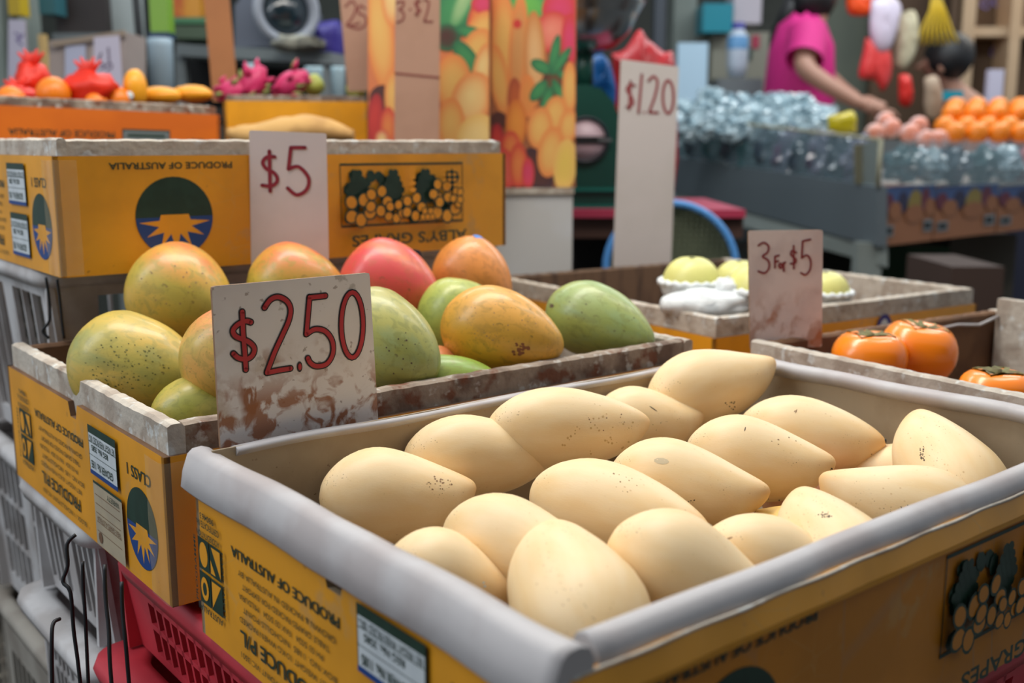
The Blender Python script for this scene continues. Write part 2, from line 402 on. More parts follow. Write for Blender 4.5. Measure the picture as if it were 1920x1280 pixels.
def carton(label, corner, LU, LV, z0, z1, yaw=YAW, body=YEL, front=None, collar=.024, th=.013, cmat=COLR, fmat=None, bmat=None, prints=('side', 'front'), notch=True, inner=KRD, group=None, lab='white', name='fruit_carton', skipc=False, floor_z=None, tilt=0):
    root = thing(name, label, 'carton', (corner[0], corner[1], z0), yaw, group)
    h = z1-z0-collar; fr = front or body
    mb = MB(); t = .005
    n2 = .012
    def wallpoly(L, notched):
        if notched:
            return [(0, 0), (L, 0), (L, h), (L/2+.014, h+.001), (L/2+.009, h-.013), (L/2-.007, h-.013), (L/2-.012, h), (0, h)]
        return [(0, 0), (L, 0), (L, h), (0, h)]
    mb.prism([(0, LV-a, b) for a, b in wallpoly(LV, notch)], (t, 0, 0), body, inner)
    mb.prism([(a, 0, b) for a, b in wallpoly(LU, False)], (0, t, 0), fr, inner)
    mb.prism([(LU, a, b) for a, b in wallpoly(LV, notch)], (-t, 0, 0), body, inner)
    mb.prism([(a, LV, b) for a, b in wallpoly(LU, False)], (0, -t, 0), body, inner)
    mb.box((t, t, 0), (LU-t, LV-t, .005), inner)
    if 'side' in prints: side_print(Face((0, LV, 0), (0, -1, 0), (0, 0, 1)), mb, LV, h, body)
    if 'front' in prints: front_print(Face((0, 0, 0), (1, 0, 0), (0, 0, 1)), mb, LU, h, fr)
    if 'fronttext' in prints:
        f = Face((0, 0, 0), (1, 0, 0), (0, 0, 1)); f.text(mb, 'PRODUCE OF AUSTRALIA', LU*.35, h*.45, LU*.8, h*.60, GRN, bold=.02)
    mb.build('body', root, world=False)
    if collar:
        c = MB(); H = z1-z0
        wavy_rail(c, (t, t*.6, 0), (t, LV-t, 0), (1, 0, 0), .03, H, th, cmat, seed=corner[0])
        wavy_rail(c, (LU-t, t, 0), (LU-t, LV-t, 0), (-1, 0, 0), .03, H-.002, th, cmat, seed=corner[0]+3)
        wavy_rail(c, (t+th, t, 0), (LU-t-th, t, 0), (0, 1, 0), .03, H-.001, th, fmat or cmat, seg=90, seed=corner[0]+5)
        wavy_rail(c, (t+th, LV-t, 0), (LU-t-th, LV-t, 0), (0, -1, 0), .03, H-.003, th, bmat or cmat, seg=90, seed=corner[0]+7)
        c.build('board_collar', root, world=False)
    if lab:
        f = Face((0, LV, 0), (0, -1, 0), (0, 0, 1)); f.k = 30; lb = MB()
        label_white(f, lb, LV-.172, h*.56, LV-.102, h*.93)
        tag(lb.build('paper_label', root, world=False), 'white printed label with dark green and blue bars')
        if lab == 'both':
            lb = MB(); f.rect(lb, LV-.166, h*.03, LV-.094, h*.52, LGR); f.rect(lb, LV-.166, h*.50, LV-.094, h*.52, GRN)
            for i in range(5): f.rect(lb, LV-.162, h*(.14+.07*i), LV-.100, h*(.145+.07*i), KRD)
            f.text(lb, 'TABLE GRAPES AUSTRALIA', LV-.160, h*.22, LV-.100, h*.26, KRD, bold=0); f.text(lb, 'VARIETY', LV-.13, h*.44, LV-.100, h*.48, GRN, bold=0)
            f.disc(lb, LV-.154, h*.10, .005, .005, KRD, 14)
            tag(lb.build('paper_label', root, world=False), 'faded grey printed label')
    return root

A0 = Vector((.020, .432, 0)); AU, AV = .612, .417
cA = carton('front yellow grape carton holding the pale cream mangoes', A0+U*.006+V*.006, AU-.012, AV-.012, .858, .972, collar=0, front=YELF, inner=KRF)
b = MB(); R = []
for i in range(41):
    x = .004+(AU-.018)*i/40; w = .0014*noise.noise(Vector((i*.35, 2, 0)))
    R.append([Vector((x, .003, .108)), Vector((x, -.006-w, .110+w)), Vector((x, -.0068-w, .114)), Vector((x, -.003, .127+w)), Vector((x, .001, .128+w)), Vector((x, .004, .110))])
b.loft(R, YEL, True, smooth=False); tag(b.build('folded_lip', cA, world=False), 'yellow folded lip with worn pale edge')
b = MB(); b.tube([(x, -.003+.0006*math.sin(x*90), .1275) for x in [.006+.0098*i for i in range(61)]], .0011, COLR, 6); tag(b.build('torn_edge', cA, world=False), 'pale torn paper edge')
# liner of the front carton
ln = thing('paper_liner', 'kraft paper liner with grey-white rolled rim, lining the front carton of cream mangoes', 'liner', (A0.x, A0.y, .864), YAW)
mb = MB(); zf, zr = .026, .136
g = .016
def lwall(a, b, n, hh):
    a = Vector(a); b = Vector(b); n = Vector(n); seg = 40; R = []
    for i in range(seg+1):
        t = i/seg; p = a.lerp(b, t); w = .0016*noise.noise(Vector((t*9, a.x*7, 1)))
        R.append([p+n*(w+.0)+Vector((0,0,0.0)), p+n*(w*.5)+Vector((0,0,hh*.6)), p+n*.0+Vector((0,0,hh)), p-n*.002+Vector((0,0,hh)), p-n*.002+Vector((0,0,.0))])
    mb.loft(R, KRF, True, smooth=False)
lwall((g, g, zf*.2), (g, AV-g, zf*.2), (1, 0, 0), .122)
lwall((g, g, zf*.2), (AU-g, g, zf*.2), (0, 1, 0), .122)
lwall((AU-.018, g, zf*.2), (AU-.018, AV-g, zf*.2), (-1, 0, 0), .131)
lwall((g, AV-.018, zf*.2), (AU-g, AV-.018, zf*.2), (0, -1, 0), .131)
mb.box((g, g, .004), (AU-g, AV-g, .022), KRF)
mb.build('liner_wall', ln, world=False)
def roll(p0, p1, out, prof, seg=40, seed=0, amp=.0016, m=PAP):
    b = MB(); p0 = Vector(p0); p1 = Vector(p1); out = Vector(out); R = []
    for i in range(seg+1):
        t = i/seg; p = p0.lerp(p1, t); a = amp*noise.noise(Vector((t*7, seed, 0))); c = amp*noise.noise(Vector((t*5, seed, 9)))
        R.append([p+out*(o+a)+Vector((0, 0, z+c)) for o, z in prof])
    b.loft(R, m, True); return b
ROLL = [(-.012, .112), (-.0125, .128), (-.010, .1335), (-.004, .1358), (.003, .1352), (.007, .132), (.0115, .120), (.0135, .108), (.011, .105), (.001, .112)]
roll((g-.004, .003, 0), (g-.004, AV+.002, 0), (-1, 0, 0), ROLL, seed=1).build('rolled_rim', ln, world=False)
FROLL = [(-.011, .116), (-.0115, .126), (-.008, .132), (-.002, .134), (.0035, .131), (.007, .126), (.008, .121), (.006, .118), (-.002, .120)]
roll((.030, g-.003, 0), (AU+.0, g-.003, 0), (0, -1, 0), FROLL, seed=2, amp=.003).build('rolled_rim', ln, world=False)
THIN = [(-.0098, .1325), (-.0098, .1345), (-.006, .1362), (.002, .1350), (.0055, .130), (.004, .120)]
roll((.034, AV-.012, 0), (AU-.012, AV-.012, 0), (0, 1, 0), THIN, seed=3).build('rolled_rim', ln, world=False)
THK = [(-.0150, .131), (-.0150, .1365), (-.009, .1395), (.003, .1380), (.006, .130), (.005, .116)]
roll((AU-.012, AV-.006, 0), (AU-.012, 0.004, 0), (1, 0, 0), THK, seed=4, amp=.0025).build('rolled_rim', ln, world=False)

BZ1 = 1.012
B0 = at(303, 812, z=1.0); B0 = Vector((-.262, .776, 0)) 
cB = carton('yellow grape carton of large blushed mangoes, left of the $2.50 sign', B0, .60, .44, .868, BZ1, lab='both', cmat=COLR, fmat=COLR2, bmat=KRD, th=.014)
C0 = Vector((-.464, 1.098, 0))
cC = carton("yellow carton with upside-down ALBY'S GRAPES print behind the $5 sign", C0, .585, .40, 1.084, 1.226, cmat=COLR, th=.010, collar=.018, notch=False)
tt = MB(); f = Face((0, .40, 0), (0, -1, 0), (0, 0, 1)); f.k = 30; label_white(f, tt, .40-.172, .012, .40-.104, .060); tag(tt.build('paper_label', cC, world=False), 'white printed label with blue bar')
# clear packing tape over the near corners
TAPE = mat('clear_packing_tape', (225, 205, 165), .12, bump=1.0, bscale=45, alpha=.22, coat=1)
for root, H in ((cB, .118), (cC, .122)):
    b = MB(); q = []
    for i in range(13):
        z = .002+(H-.004)*i/12; w = .0016*noise.noise(Vector((i*.9, H*9, 0)))
        q.append([Vector((-.0026-w, .034, z)), Vector((-.0030+w, .016, z)), Vector((-.003-abs(w), .003, z)), Vector((-.002, -.0028, z)), Vector((.008, -.0030-abs(w), z)), Vector((.022, -.0026, z))])
    b.loft(q, TAPE, False, closed=False, smooth=True); b.build('packing_tape', root, world=False)

# middle right carton of pears
E0 = at(1341, 597, z=1.0)
dE = (at(1835, 538, z=1.0)-E0); yE = math.atan2(dE.y, dE.x)
cE = carton('yellow carton of pale pears in foam nets, behind the 3 For $5 sign', (E0.x, E0.y, 0), dE.length, .555, .872, 1.0, yaw=yE, cmat=COLR, bmat=mat('dark_stained_board', (104, 80, 60), .85, .8, (66, 48, 38), scale=16, stretch=(3, 3, .6)), collar=.026, th=.012, prints=(), lab=None)
b = MB(); f = Face((0, 0, 0), (1, 0, 0), (0, 0, 1)); VIO = mat('violet_print', (52, 40, 120), .5)
f.k = 30; f.disc(b, .335, .085, .017, .020, VIO); f.disc(b, .335, .085, .009, .013, WHT); tag(b.build('round_sticker', cE, world=False), 'violet ring sticker')
# right carton of persimmons
G0 = at(1398, 640, z=1.0); G0 = Vector((.266, 1.205, 0))
yG = math.radians(33.0)
UG = Vector((math.cos(yG), math.sin(yG), 0)); VG = Vector((-math.sin(yG), math.cos(yG), 0))
cG = carton('brown-lined carton of orange persimmons at right edge, under the 3 For $5 sign', G0-VG*.40, .475, .40, .866, 1.0, yaw=yG, cmat=COLR, bmat=KRD, collar=.03, th=.014, prints=(), lab=None, notch=False)
b = MB(); b.box((.445, .02, .02), (.458, .375, .150), COLR); b.build('raised_flap', cG, world=False)
b = MB(); b.tube([(.30, .378, .118), (.36, .374, .122), (.38, .374, .120), (.41, .376, .117), (.445, .372, .126)], .002, PAP, 6); tag(b.build('paper_fold', cG, world=False), 'pale curled strip on the inner wall')

# ------------------------------------------------------------------ pale mangoes
HEADC = [(0, 0), (.012, .24), (.04, .43), (.09, .62), (.16, .80), (.25, .935), (.34, .995)]
SHAPES = {
 'beaked': ([(.43, .98), (.52, .90), (.62, .775), (.72, .63), (.81, .495), (.89, .375), (.945, .285), (.98, .21), (.994, .14), (1, .07)],
            [(.43, 1.0), (.54, .985), (.64, .93), (.73, .83), (.81, .69), (.88, .52), (.935, .34), (.972, .18), (.992, .05), (1, -.05)],
            [(.43, .99), (.54, .95), (.64, .87), (.73, .76), (.81, .63), (.88, .47), (.935, .33), (.972, .20), (.992, .09), (1, .01)]),
 'long': ([(.43, .99), (.52, .95), (.62, .86), (.72, .74), (.81, .60), (.89, .45), (.945, .32), (.98, .20), (.994, .12), (1, .05)],
            [(.43, 1.0), (.54, .98), (.64, .92), (.73, .82), (.81, .69), (.88, .52), (.935, .35), (.972, .19), (.992, .06), (1, -.04)],
            [(.43, .99), (.54, .96), (.64, .89), (.73, .79), (.81, .65), (.88, .49), (.935, .34), (.972, .20), (.992, .09), (1, .01)]),
 'round': ([(.43, .99), (.54, .95), (.65, .86), (.75, .74), (.84, .58), (.91, .42), (.955, .30), (.985, .17), (.997, .08), (1, .01)],
            [(.43, 1.0), (.54, .97), (.65, .90), (.75, .79), (.84, .63), (.91, .46), (.955, .32), (.985, .17), (.997, .08), (1, -.01)],
            [(.43, .99), (.54, .95), (.65, .87), (.75, .76), (.84, .61), (.91, .45), (.955, .31), (.985, .17), (.997, .08), (1, .01)])}
def interp(tab, t):
    for (a0, b0), (a1, b1) in zip(tab, tab[1:]):
        if t <= a1: return b0+(b1-b0)*(t-a0)/(a1-a0)
    return tab[-1][1]
def mango_mesh(name, seed, shape, mats, flat=.94):
    tp, bt, wd = [crom(HEADC+q, 3) for q in SHAPES[shape]]
    ts = sorted(set([round(p[0], 4) for p in crom(HEADC+SHAPES[shape][2], 2)])); b = MB(); seg = 32; R = []
    for t in ts:
        a, c, w = interp(tp, t), interp(bt, t), interp(wd, t)
        rz = max((a+c)/2, .006); oz = (a-c)/2; w = max(w, .006); k0_ = 1+.02*noise.noise(Vector((t*3, seed, 0))); ring = []
        for k in range(seg):
            an = 2*PI*k/seg; q = k0_*(1+.02*noise.noise(Vector((math.cos(an)*1.2, math.sin(an)*1.2, t*3+seed))))
            ring.append(Vector((t, math.cos(an)*w*q*flat, math.sin(an)*rz*q+oz)))
        R.append(ring)
    b.loft(R, mats, False)
    return b.build(name, base=(0, 0, 0))
def fruit_mat(name, base, tip, top=None):
    pass
CREAM = mat('pale_cream_mango_skin', (238, 210, 164), .5, .6, (232, 194, 134), scale=2.2, sss=.08, bump=.06, bscale=40, lo=.4, hi=.65)
layer(CREAM, 'noise', .001, 0, .1, (222, 168, 96), .55, zlo=.86, zhi=1.0, axis=0)
layer(CREAM, 'cell', 15, .22, .10, (128, 88, 50), .8, mask_scale=1.5, mlo=.57, mhi=.64, stretch=(3, 1, 1))
layer(CREAM, 'cell', 6, .15, .05, (186, 140, 84), .55, mask_scale=1.1, mlo=.45, mhi=.55, stretch=(3, 1, 1))
protos = [mango_mesh('cream_mango', s_, sh_, CREAM) for s_, sh_ in ((1, 'beaked'), (5, 'beaked'), (9, 'long'))]
def place(o, H, T, r, roll=0, flat=1):
    a = (T-H); L = a.length; a.normalize()
    up = Vector((0, 0, 1)); y = up.cross(a).normalized(); z = a.cross(y)
    M = Matrix((a, y, z)).transposed().to_4x4()
    M = Matrix.Translation(H) @ M @ Matrix.Rotation(roll, 4, 'X') @ Matrix.Diagonal((L, r*flat, r, 1))
    o.matrix_world = M
    return o
CM = [  # head px, tip px, head z, tip z, radius, roll, label
 (598, 934, 893, 920, .956, .953, .0375, .0, 'plump cream mango at the far left of the front carton, beside the brown liner'),
 (757, 864, 1050, 840, .968, .966, .0345, .0, 'cream mango second from left along the back wall, below the $2.50 sign'),
 (914, 808, 1218, 795, .986, .980, .035, .1, 'long cream mango with brown freckles against the back wall, right of the sign'),
 (1110, 790, 1320, 785, .962, .964, .033, .0, 'small cream mango with a dark scratch, tucked behind the freckled one'),
 (1218, 756, 1454, 682, .975, 1.004, .038, .1, 'topmost cream mango with orange tip pointing up into the back corner'),
 (1384, 802, 1661, 835, .960, .955, .036, .0, 'cream mango with black stem tip at the back right wall'),
 (1284, 848, 1567, 874, .957, .955, .037, .0, 'cream mango with a short black nick in the middle of the heap'),
 (1144, 890, 1444, 928, .957, .955, .0355, .0, 'cream mango with grey bruise in the centre row, right of centre'),
 (1000, 922, 1332, 1002, .954, .950, .036, .0, 'broad cream mango at the centre of the heap, tip pointing right'),
 (842, 990, 1145, 1090, .952, .946, .036, .0, 'cream mango behind the upright front one, right of the plump leftmost mango'),
 (718, 1060, 975, 1130, .955, .925, .034, .0, 'cream mango with painted white glints against the left rim'),
 (1132, 1270, 1034, 988, .935, .968, .041, 1.35, 'blurred cream mango standing tip-up at the nearest corner'),
 (1140, 1015, 1470, 1150, .970, .935, .037, .0, 'large cream mango lying toward the front rim, blunt end raised'),
 (1312, 1025, 1640, 1110, .956, .925, .033, .0, 'cream mango with a grey dash, half hidden behind the front rim'),
 (1640, 1150, 1496, 922, .930, .968, .036, 1.1, 'cream mango with black speckled patch, pointed tip up'),
 (1850, 1000, 1534, 900, .935, .966, .036, .0, 'cream mango dotted with fine black specks at the right front rim'),
 (1845, 1000, 1714, 774, .920, .985, .041, 1.2, 'rightmost cream mango, its pointed tip up against the back right wall'),
 (1790, 915, 1585, 870, .920, .935, .032, .0, 'shaded cream mango lying deep behind the rightmost one'),
 (1580, 1060, 1350, 985, .905, .925, .036, .0, 'deep yellow mango lying below the centre row'),
 (1640, 990, 1420, 915, .900, .915, .034, .0, 'pinkish mango in the deep gap of the centre right'),
]
CMO = []
for i, (hx, hy, tx, ty, hz, tz, r, rl, lab) in enumerate(CM):
    pr = protos[0 if i in (11, 14, 16) else i % 3]
    o = pr if i < 3 else pr.copy()
    if i >= 3: COL.objects.link(o)
    H = at(hx, hy, z=hz); T = at(tx, ty, z=tz)
    place(o, H, T, r, rl); CMO.append(o); print('L', i, round((H-T).length, 3))
    o.name = 'cream_mango'; tag(o, lab, 'mango', 'pale cream mangoes in the front carton')
    if i in (18, 19):
        o.data = o.data.copy(); mm = mat('deep_yellow_mango_skin', (228, 186, 90), .5, .6, (206, 160, 70), scale=3) if i == 18 else mat('pinkish_mango_skin', (222, 172, 140), .5, .6, (204, 150, 116), scale=3)
        o.data.materials[0] = mm
    if i == 5:
        # dark stem scar at the tip
        s = MB(); s.ball((.992, 0, .10), (.010, .06, .07), BLK, 10, 6); s.build('stem_scar', o, world=False)

# ------------------------------------------------------------------ large mangoes
def big_mat(i, lo_, hi_, blush=None, bz=.3, green=None):
    m = mat('blushed_mango_skin_%d' % i, lo_, .42, .9, hi_, scale=1.7, lo=.38, hi=.62, bump=.05, bscale=30, coat=.15)
    if green: layer(m, 'noise', 2.2, .5, .66, green, .8, distort=.4)
    if blush: layer(m, 'noise', 1.6, .30, .52, blush, .95, zlo=bz, zhi=bz+.7, axis=2)
    layer(m, 'noise', 5, .50, .62, tuple(v*.88 for v in hi_), .55, distort=1.0, stretch=(2, 1, 1))
    layer(m, 'cell', 12, .20, .08, (96, 92, 44), .6, mask_scale=1.6, mlo=.42, mhi=.56, stretch=(2.6, 1, 1))
    layer(m, 'noise', 9, .64, .70, (92, 80, 40), .6, mask_scale=1.5, mlo=.52, mhi=.6, stretch=(2, 1, 1))
    return m
BMO = []
BM = [  # cx, cy, fwd, length, radius_h(vertical), dir yaw (deg from +x, in plan), pitch deg, colours, label
 (252, 690, .985, .130, .052, -8, -12, (206, 172, 76), (180, 168, 82), (214, 128, 60), .9, (148, 152, 88), 'yellow-green speckled mango at the left end of its carton'),
 (337, 553, 1.13, .120, .054, -20, -20, (210, 170, 66), (184, 166, 74), (222, 92, 66), .45, None, 'large yellow mango with red crown, top of the heap at left'),
 (447, 676, .935, .112, .046, 40, -30, (214, 160, 76), (186, 160, 70), (222, 116, 84), .0, None, 'pink-cheeked mango half hidden by the left edge of the $2.50 sign'),
 (385, 775, .915, .100, .035, 30, 0, (190, 168, 70), (150, 150, 60), None, 0, None, 'green-yellow mango deep in the near corner left of the $2.50 sign'),
 (552, 540, 1.17, .110, .050, 10, -8, (198, 164, 66), (180, 160, 60), (220, 96, 62), .2, None, 'red-topped mango in front of the $5 sign'),
 (726, 545, 1.21, .118, .059, -15, -10, (224, 124, 66), (214, 96, 66), (206, 66, 66), -.2, None, 'bright red mango with a blue sticker'),
 (886, 520, 1.29, .108, .047, -35, -28, (222, 140, 66), (206, 130, 60), (196, 150, 66), .9, None, 'orange mango with a sticker, behind the yellow one'),
 (712, 646, .985, .124, .051, -30, -18, (166, 164, 86), (150, 154, 80), (190, 172, 90), .5, (142, 158, 108), 'dull green mango right of the $2.50 sign'),
 (862, 592, 1.17, .100, .043, 10, 0, (164, 174, 78), (150, 164, 74), (186, 174, 84), .6, None, 'small green mango between the red and the yellow ones'),
 (935, 624, 1.07, .130, .046, -18, -10, (216, 156, 50), (190, 146, 52), (222, 160, 72), .2, None, 'golden yellow mango with brown blemish in the centre of its carton'),
 (1120, 604, 1.17, .132, .042, -30, -16, (156, 164, 84), (146, 158, 84), (150, 170, 110), .3, (140, 162, 112), 'green mango at the right end of its carton'),
 (842, 722, 1.00, .100, .030, 12, 0, (132, 164, 60), (150, 160, 60), None, 0, None, 'bright green mango low behind the near rim'),
 (818, 700, 1.06, .085, .030, 80, 0, (214, 130, 80), (200, 120, 70), None, 0, None, 'peach mango deep between the dull green and golden ones'),
]
for i, (cx, cy, Y, L, r, yw, pt, lo_, hi_, bl, bz, gr, lab) in enumerate(BM):
    m = big_mat(i, lo_, hi_, bl, bz, gr)
    o = mango_mesh('blushed_mango', i*2.3, 'round', m, .97)
    c = at(cx, cy, Y)
    d = Vector((math.cos(math.radians(yw))*math.cos(math.radians(pt)), math.sin(math.radians(yw))*math.cos(math.radians(pt)), math.sin(math.radians(pt))))
    place(o, c-d*L*.47, c+d*L*.53, r)
    tag(o, lab, 'mango', 'large blushed mangoes in the left carton'); BMO.append(o)
    if i in (5, 6):
        q = MB(); a = (.9 if i == 5 else 1.45)
        t0 = .60 if i == 5 else .34
        vs = []
        for u in range(5):
            for w_ in range(5):
                aa = a+(w_-2)*.10; tt_ = t0+(u-2)*.035
                vs.append(Vector((tt_, math.cos(aa)*1.01*.92*(.99 if t0 < .5 else .93), math.sin(aa)*1.01*(.99 if t0 < .5 else .93)-.0)))
        q.add(vs, [(x*5+y, x*5+y+1, x*5+y+6, x*5+y+5) for x in range(4) for y in range(4)], STK, True)
        q.build('fruit_sticker', o, world=False)

# freckles, nicks, bruises and painted glints on single fruits
from mathutils.bvhtree import BVHTree
def marks(o, spec):
    me = o.data.copy(); o.data = me; M = o.matrix_world.copy(); Mi = M.inverted()
    bv = BVHTree.FromPolygons([v.co for v in me.vertices], [list(p.vertices) for p in me.polygons])
    b = bmesh.new(); b.from_mesh(me); rnd = random.Random(len(me.vertices)+int(M[0][3]*1e4))
    for (cx, cy, rx, ry, n, size, asp, ang, m) in spec:
        if m.name not in me.materials: me.materials.append(m)
        k = me.materials.find(m.name)
        for i in range(n):
            a = rnd.random()*2*PI; q = math.sqrt(rnd.random()) if n > 1 else 0
            px, py = cx+rx*q*math.cos(a), cy+ry*q*math.sin(a); sz = size*(rnd.uniform(.45, 1.1) if n > 1 else 1)
            vs = []; seg = 9
            for j in range(seg):
                u = sz*asp*math.cos(2*PI*j/seg); w = sz*math.sin(2*PI*j/seg)*(1 if n == 1 else rnd.uniform(.7, 1.2))
                x = px+u*math.cos(ang)-w*math.sin(ang); y = py+u*math.sin(ang)+w*math.cos(ang)
                r0 = Mi @ Vector((0, 0, CAMZ)); d = ((Mi.to_3x3()) @ ray(x, y)).normalized()
                h = bv.ray_cast(r0, d)
                if h[0] is None: break
                vs.append(h[0]-d*.004)
            if len(vs) == seg:
                h = bv.ray_cast(Mi @ Vector((0, 0, CAMZ)), (Mi.to_3x3() @ ray(px, py)).normalized())
                if h[0] is None: continue
                V_ = [b.verts.new(p) for p in vs]; c_ = b.verts.new(h[0]-(Mi.to_3x3() @ ray(px, py)).normalized()*.006)
                for j in range(seg):
                    f = b.faces.new([c_, V_[j], V_[(j+1) % seg]]); f.material_index = k; f.smooth = True
    b.to_mesh(me); b.free()
SPK = mat('brown_speck', (146, 114, 82), .7); SPD = mat('dark_speck', (84, 66, 50), .7); SPL = mat('light_brown_freckle', (206, 168, 112), .6); BRU = mat('grey_bruise', (204, 186, 152), .6); BRN = mat('brown_blemish', (126, 72, 36), .6)
marks(CMO[0], [(824, 905, 26, 14, 26, 1.6, 1.2, .3, SPK)])
marks(CMO[2], [(1120, 812, 85, 42, 34, 2.2, 1, 0, SPL), (1135, 790, 50, 20, 8, 1.4, 1, 0, SPK)])
marks(CMO[3], [(1225, 766, 0, 0, 1, 1.0, 9, .6, SPD), (1240, 800, 25, 12, 6, 1, 1, 0, SPK)])
marks(CMO[4], [(1370, 760, 14, 8, 12, 1.5, 1, 0, SPD)])
marks(CMO[5], [(1494, 768, 6, 6, 4, 1.2, 3, 2.2, SPK), (1640, 850, 10, 8, 4, 2.2, 1, 0, SPK)])
marks(CMO[6], [(1397, 804, 0, 0, 1, 1.1, 4, 1.8, SPD), (1480, 822, 40, 14, 7, 1.2, 1.6, .4, SPK), (1560, 878, 4, 6, 3, 1.3, 1.5, 1.2, SPD), (1450, 934, 30, 4, 3, 1.6, 1, 0, SPD)])
marks(CMO[7], [(1240, 864, 0, 0, 1, 6, 2.4, .1, BRU), (1296, 938, 7, 4, 7, 1.1, 1.3, 0, SPD)])
marks(CMO[8], [(1170, 905, 40, 20, 10, 1.4, 1.4, .5, SPK), (1225, 965, 24, 10, 5, 2.6, 1, 0, SPL)])
marks(CMO[10], [(902, 1098, 8, 8, 3, 2.4, 1, 0, WHT)])  # white spots painted on the skin as glints
marks(CMO[13], [(1364, 1010, 0, 0, 1, 1.8, 6, -.35, SPK)])
marks(CMO[14], [(1548, 965, 14, 6, 22, 1.5, 1.2, -.3, SPD)])
marks(CMO[15], [(1720, 950, 36, 9, 34, 1.3, 1, .1, SPD), (1672, 978, 26, 20, 34, 1.2, 1, .2, SPK)])
marks(CMO[16], [(1730, 848, 6, 16, 18, 1.6, 1, 1.2, SPD)])
marks(BMO[9], [(975, 655, 22, 12, 24, 3.2, 1.3, .1, BRN), (935, 600, 80, 40, 50, 1.2, 1, 0, SPK)])
marks(BMO[10], [(1034, 573, 0, 0, 1, 4, 1.2, 0, SPD), (1120, 590, 70, 40, 16, 1.4, 1, 0, SPD)])
marks(BMO[0], [(240, 680, 80, 50, 90, 1.5, 1.5, .2, mat('olive_speck', (110, 108, 52), .6))])
marks(BMO[7], [(745, 670, 40, 60, 16, 1.8, 1, 0, SPD)])
marks(BMO[1], [(330, 540, 70, 50, 24, 1.5, 1, 0, SPK)])
# ------------------------------------------------------------------ price signs
SIGNW = mat('stained_white_card', (216, 208, 202), .45, .5, (204, 192, 184), scale=14, bump=.1)
layer(SIGNW, 'noise', 55, .66, .70, (150, 138, 126), .6)
layer(SIGNW, 'noise', 120, .66, .69, (120, 96, 80), .6)
layer(SIGNW, 'noise', 30, .54, .62, (176, 152, 124), .6, zlo=.095, zhi=.05)
layer(SIGNW, 'noise', 38, .52, .57, (138, 76, 34), .95, zlo=.088, zhi=.05, mask_scale=22, mlo=.46, mhi=.55, distort=.7, stretch=(1, 1, .7))
layer(SIGNW, 'noise', 60, .47, .56, (146, 84, 42), .9, zlo=.062, zhi=.034, distort=.5)
SIGN2 = mat('stained_pinkish_card', (214, 200, 194), .5, .5, (186, 168, 164), scale=20, bump=.1)
layer(SIGN2, 'noise', 60, .50, .60, (158, 112, 88), .7, zlo=.075, zhi=.02, stretch=(1, 1, .6))
layer(SIGN2, 'noise', 44, .54, .60, (166, 98, 56), .8, zlo=.065, zhi=.03, mask_scale=24)
SIGN3 = mat('plain_white_card', (214, 202, 200), .5, .4, (192, 180, 178), scale=9)
CARDB = mat('brown_cardboard', (166, 128, 106), .7, .4, (150, 114, 92), scale=10)
CARDO = mat('tan_cardboard', (176, 116, 70), .7, .4, (160, 104, 62), scale=10)
EDGE = mat('board_edge', (150, 118, 92), .8, .5, (110, 80, 60), scale=60)
RED = mat('red_marker', (176, 28, 38), .5, .3, (150, 22, 32), scale=90)
DRD = mat('dark_red_marker', (128, 44, 48), .6)
INK = mat('black_marker', (30, 16, 22), .5)
def sign(name, label, corners, th, m, strokes, w, outline=None, sm=RED, base=None, group='hand-lettered price signs', w2=None, soft=False):
    """corners TL TR BR BL in world; strokes in picture pixels laid on the card"""
    TL, TR, BR, BL = corners
    ex = (TR-TL+BR-BL).normalized(); n = ex.cross(((TL-BL)+(TR-BR))).normalized(); ey = n.cross(ex)
    f = Face((TL+BR)/2, ex, ey); nn = f.n
    if nn.dot(Vector((0, 0, CAMZ))-f.o) < 0: nn = -nn
    root = thing(name, label, 'price sign', (BL+BR)/2, 0, group)
    b = MB()
    # slightly worn corners
    C = []
    for a, p, c in ((BL, TL, TR), (TL, TR, BR), (TR, BR, BL), (BR, BL, TL)):
        C += [p+(a-p).normalized()*.003, p+((a-p).normalized()+(c-p).normalized())*.0006, p+(c-p).normalized()*.003]
    b.prism([f.o+ex*(q-f.o).dot(ex)+ey*(q-f.o).dot(ey) for q in C], -nn*th, m, EDGE)
    # the card carries its own coordinates from the lower edge up
    card = b.build('card', root)
    P0 = f.o
    def uv(p): q = onplane(p[0], p[1], P0, nn); return ((q-f.o).dot(ex), (q-f.o).dot(ey))
    k = Face(f.o, ex, ey); k.n = nn
    L = MB()
    for idx, st in enumerate(strokes):
        closed = st[0] == 'o'
        if closed or st[0] == 'd':
            _, cx, cy, rx, ry = st; pts = [uv((cx+rx*math.cos(2*PI*i/28), cy+ry*math.sin(2*PI*i/28))) for i in range(28)]
        else:
            pts = [uv(p) for p in (crom(st[1], 5) if st[0] == 'c' else st[1])]
        if st[0] == 'd':
            if outline: L.poly([k.p(x, y, .0004) for x, y in [(a*1, b_*1) for a, b_ in pts]], INK)
            cx = sum(p[0] for p in pts)/28; cy = sum(p[1] for p in pts)/28; s_ = .62 if outline else 1
            L.poly([k.p(cx+(x-cx)*s_, cy+(y-cy)*s_, .0008) for x, y in pts], sm)
            continue
        if outline: ribbon(L, pts, w+outline, .0004, k, INK, closed)
        ribbon(L, pts, w, .0007+.00001*idx, k, sm, closed)
    if strokes: L.build('lettering', card)
    return root
def q250(x, y): return (380+x/3.764, 490+y/3.764)
P = lambda L_, fn: [fn(*p) for p in L_]
pl = A0+V*(AV+.010)                 # plane just behind the liner of the front carton
ptA = Vector((pl.x, pl.y, 0)); nA = V
def onA(px, py): return onplane(px, py, ptA, nA)
TL, TR = onA(397, 537), onA(693, 511); BRt, BLt = onA(710, 800), onA(414, 845)
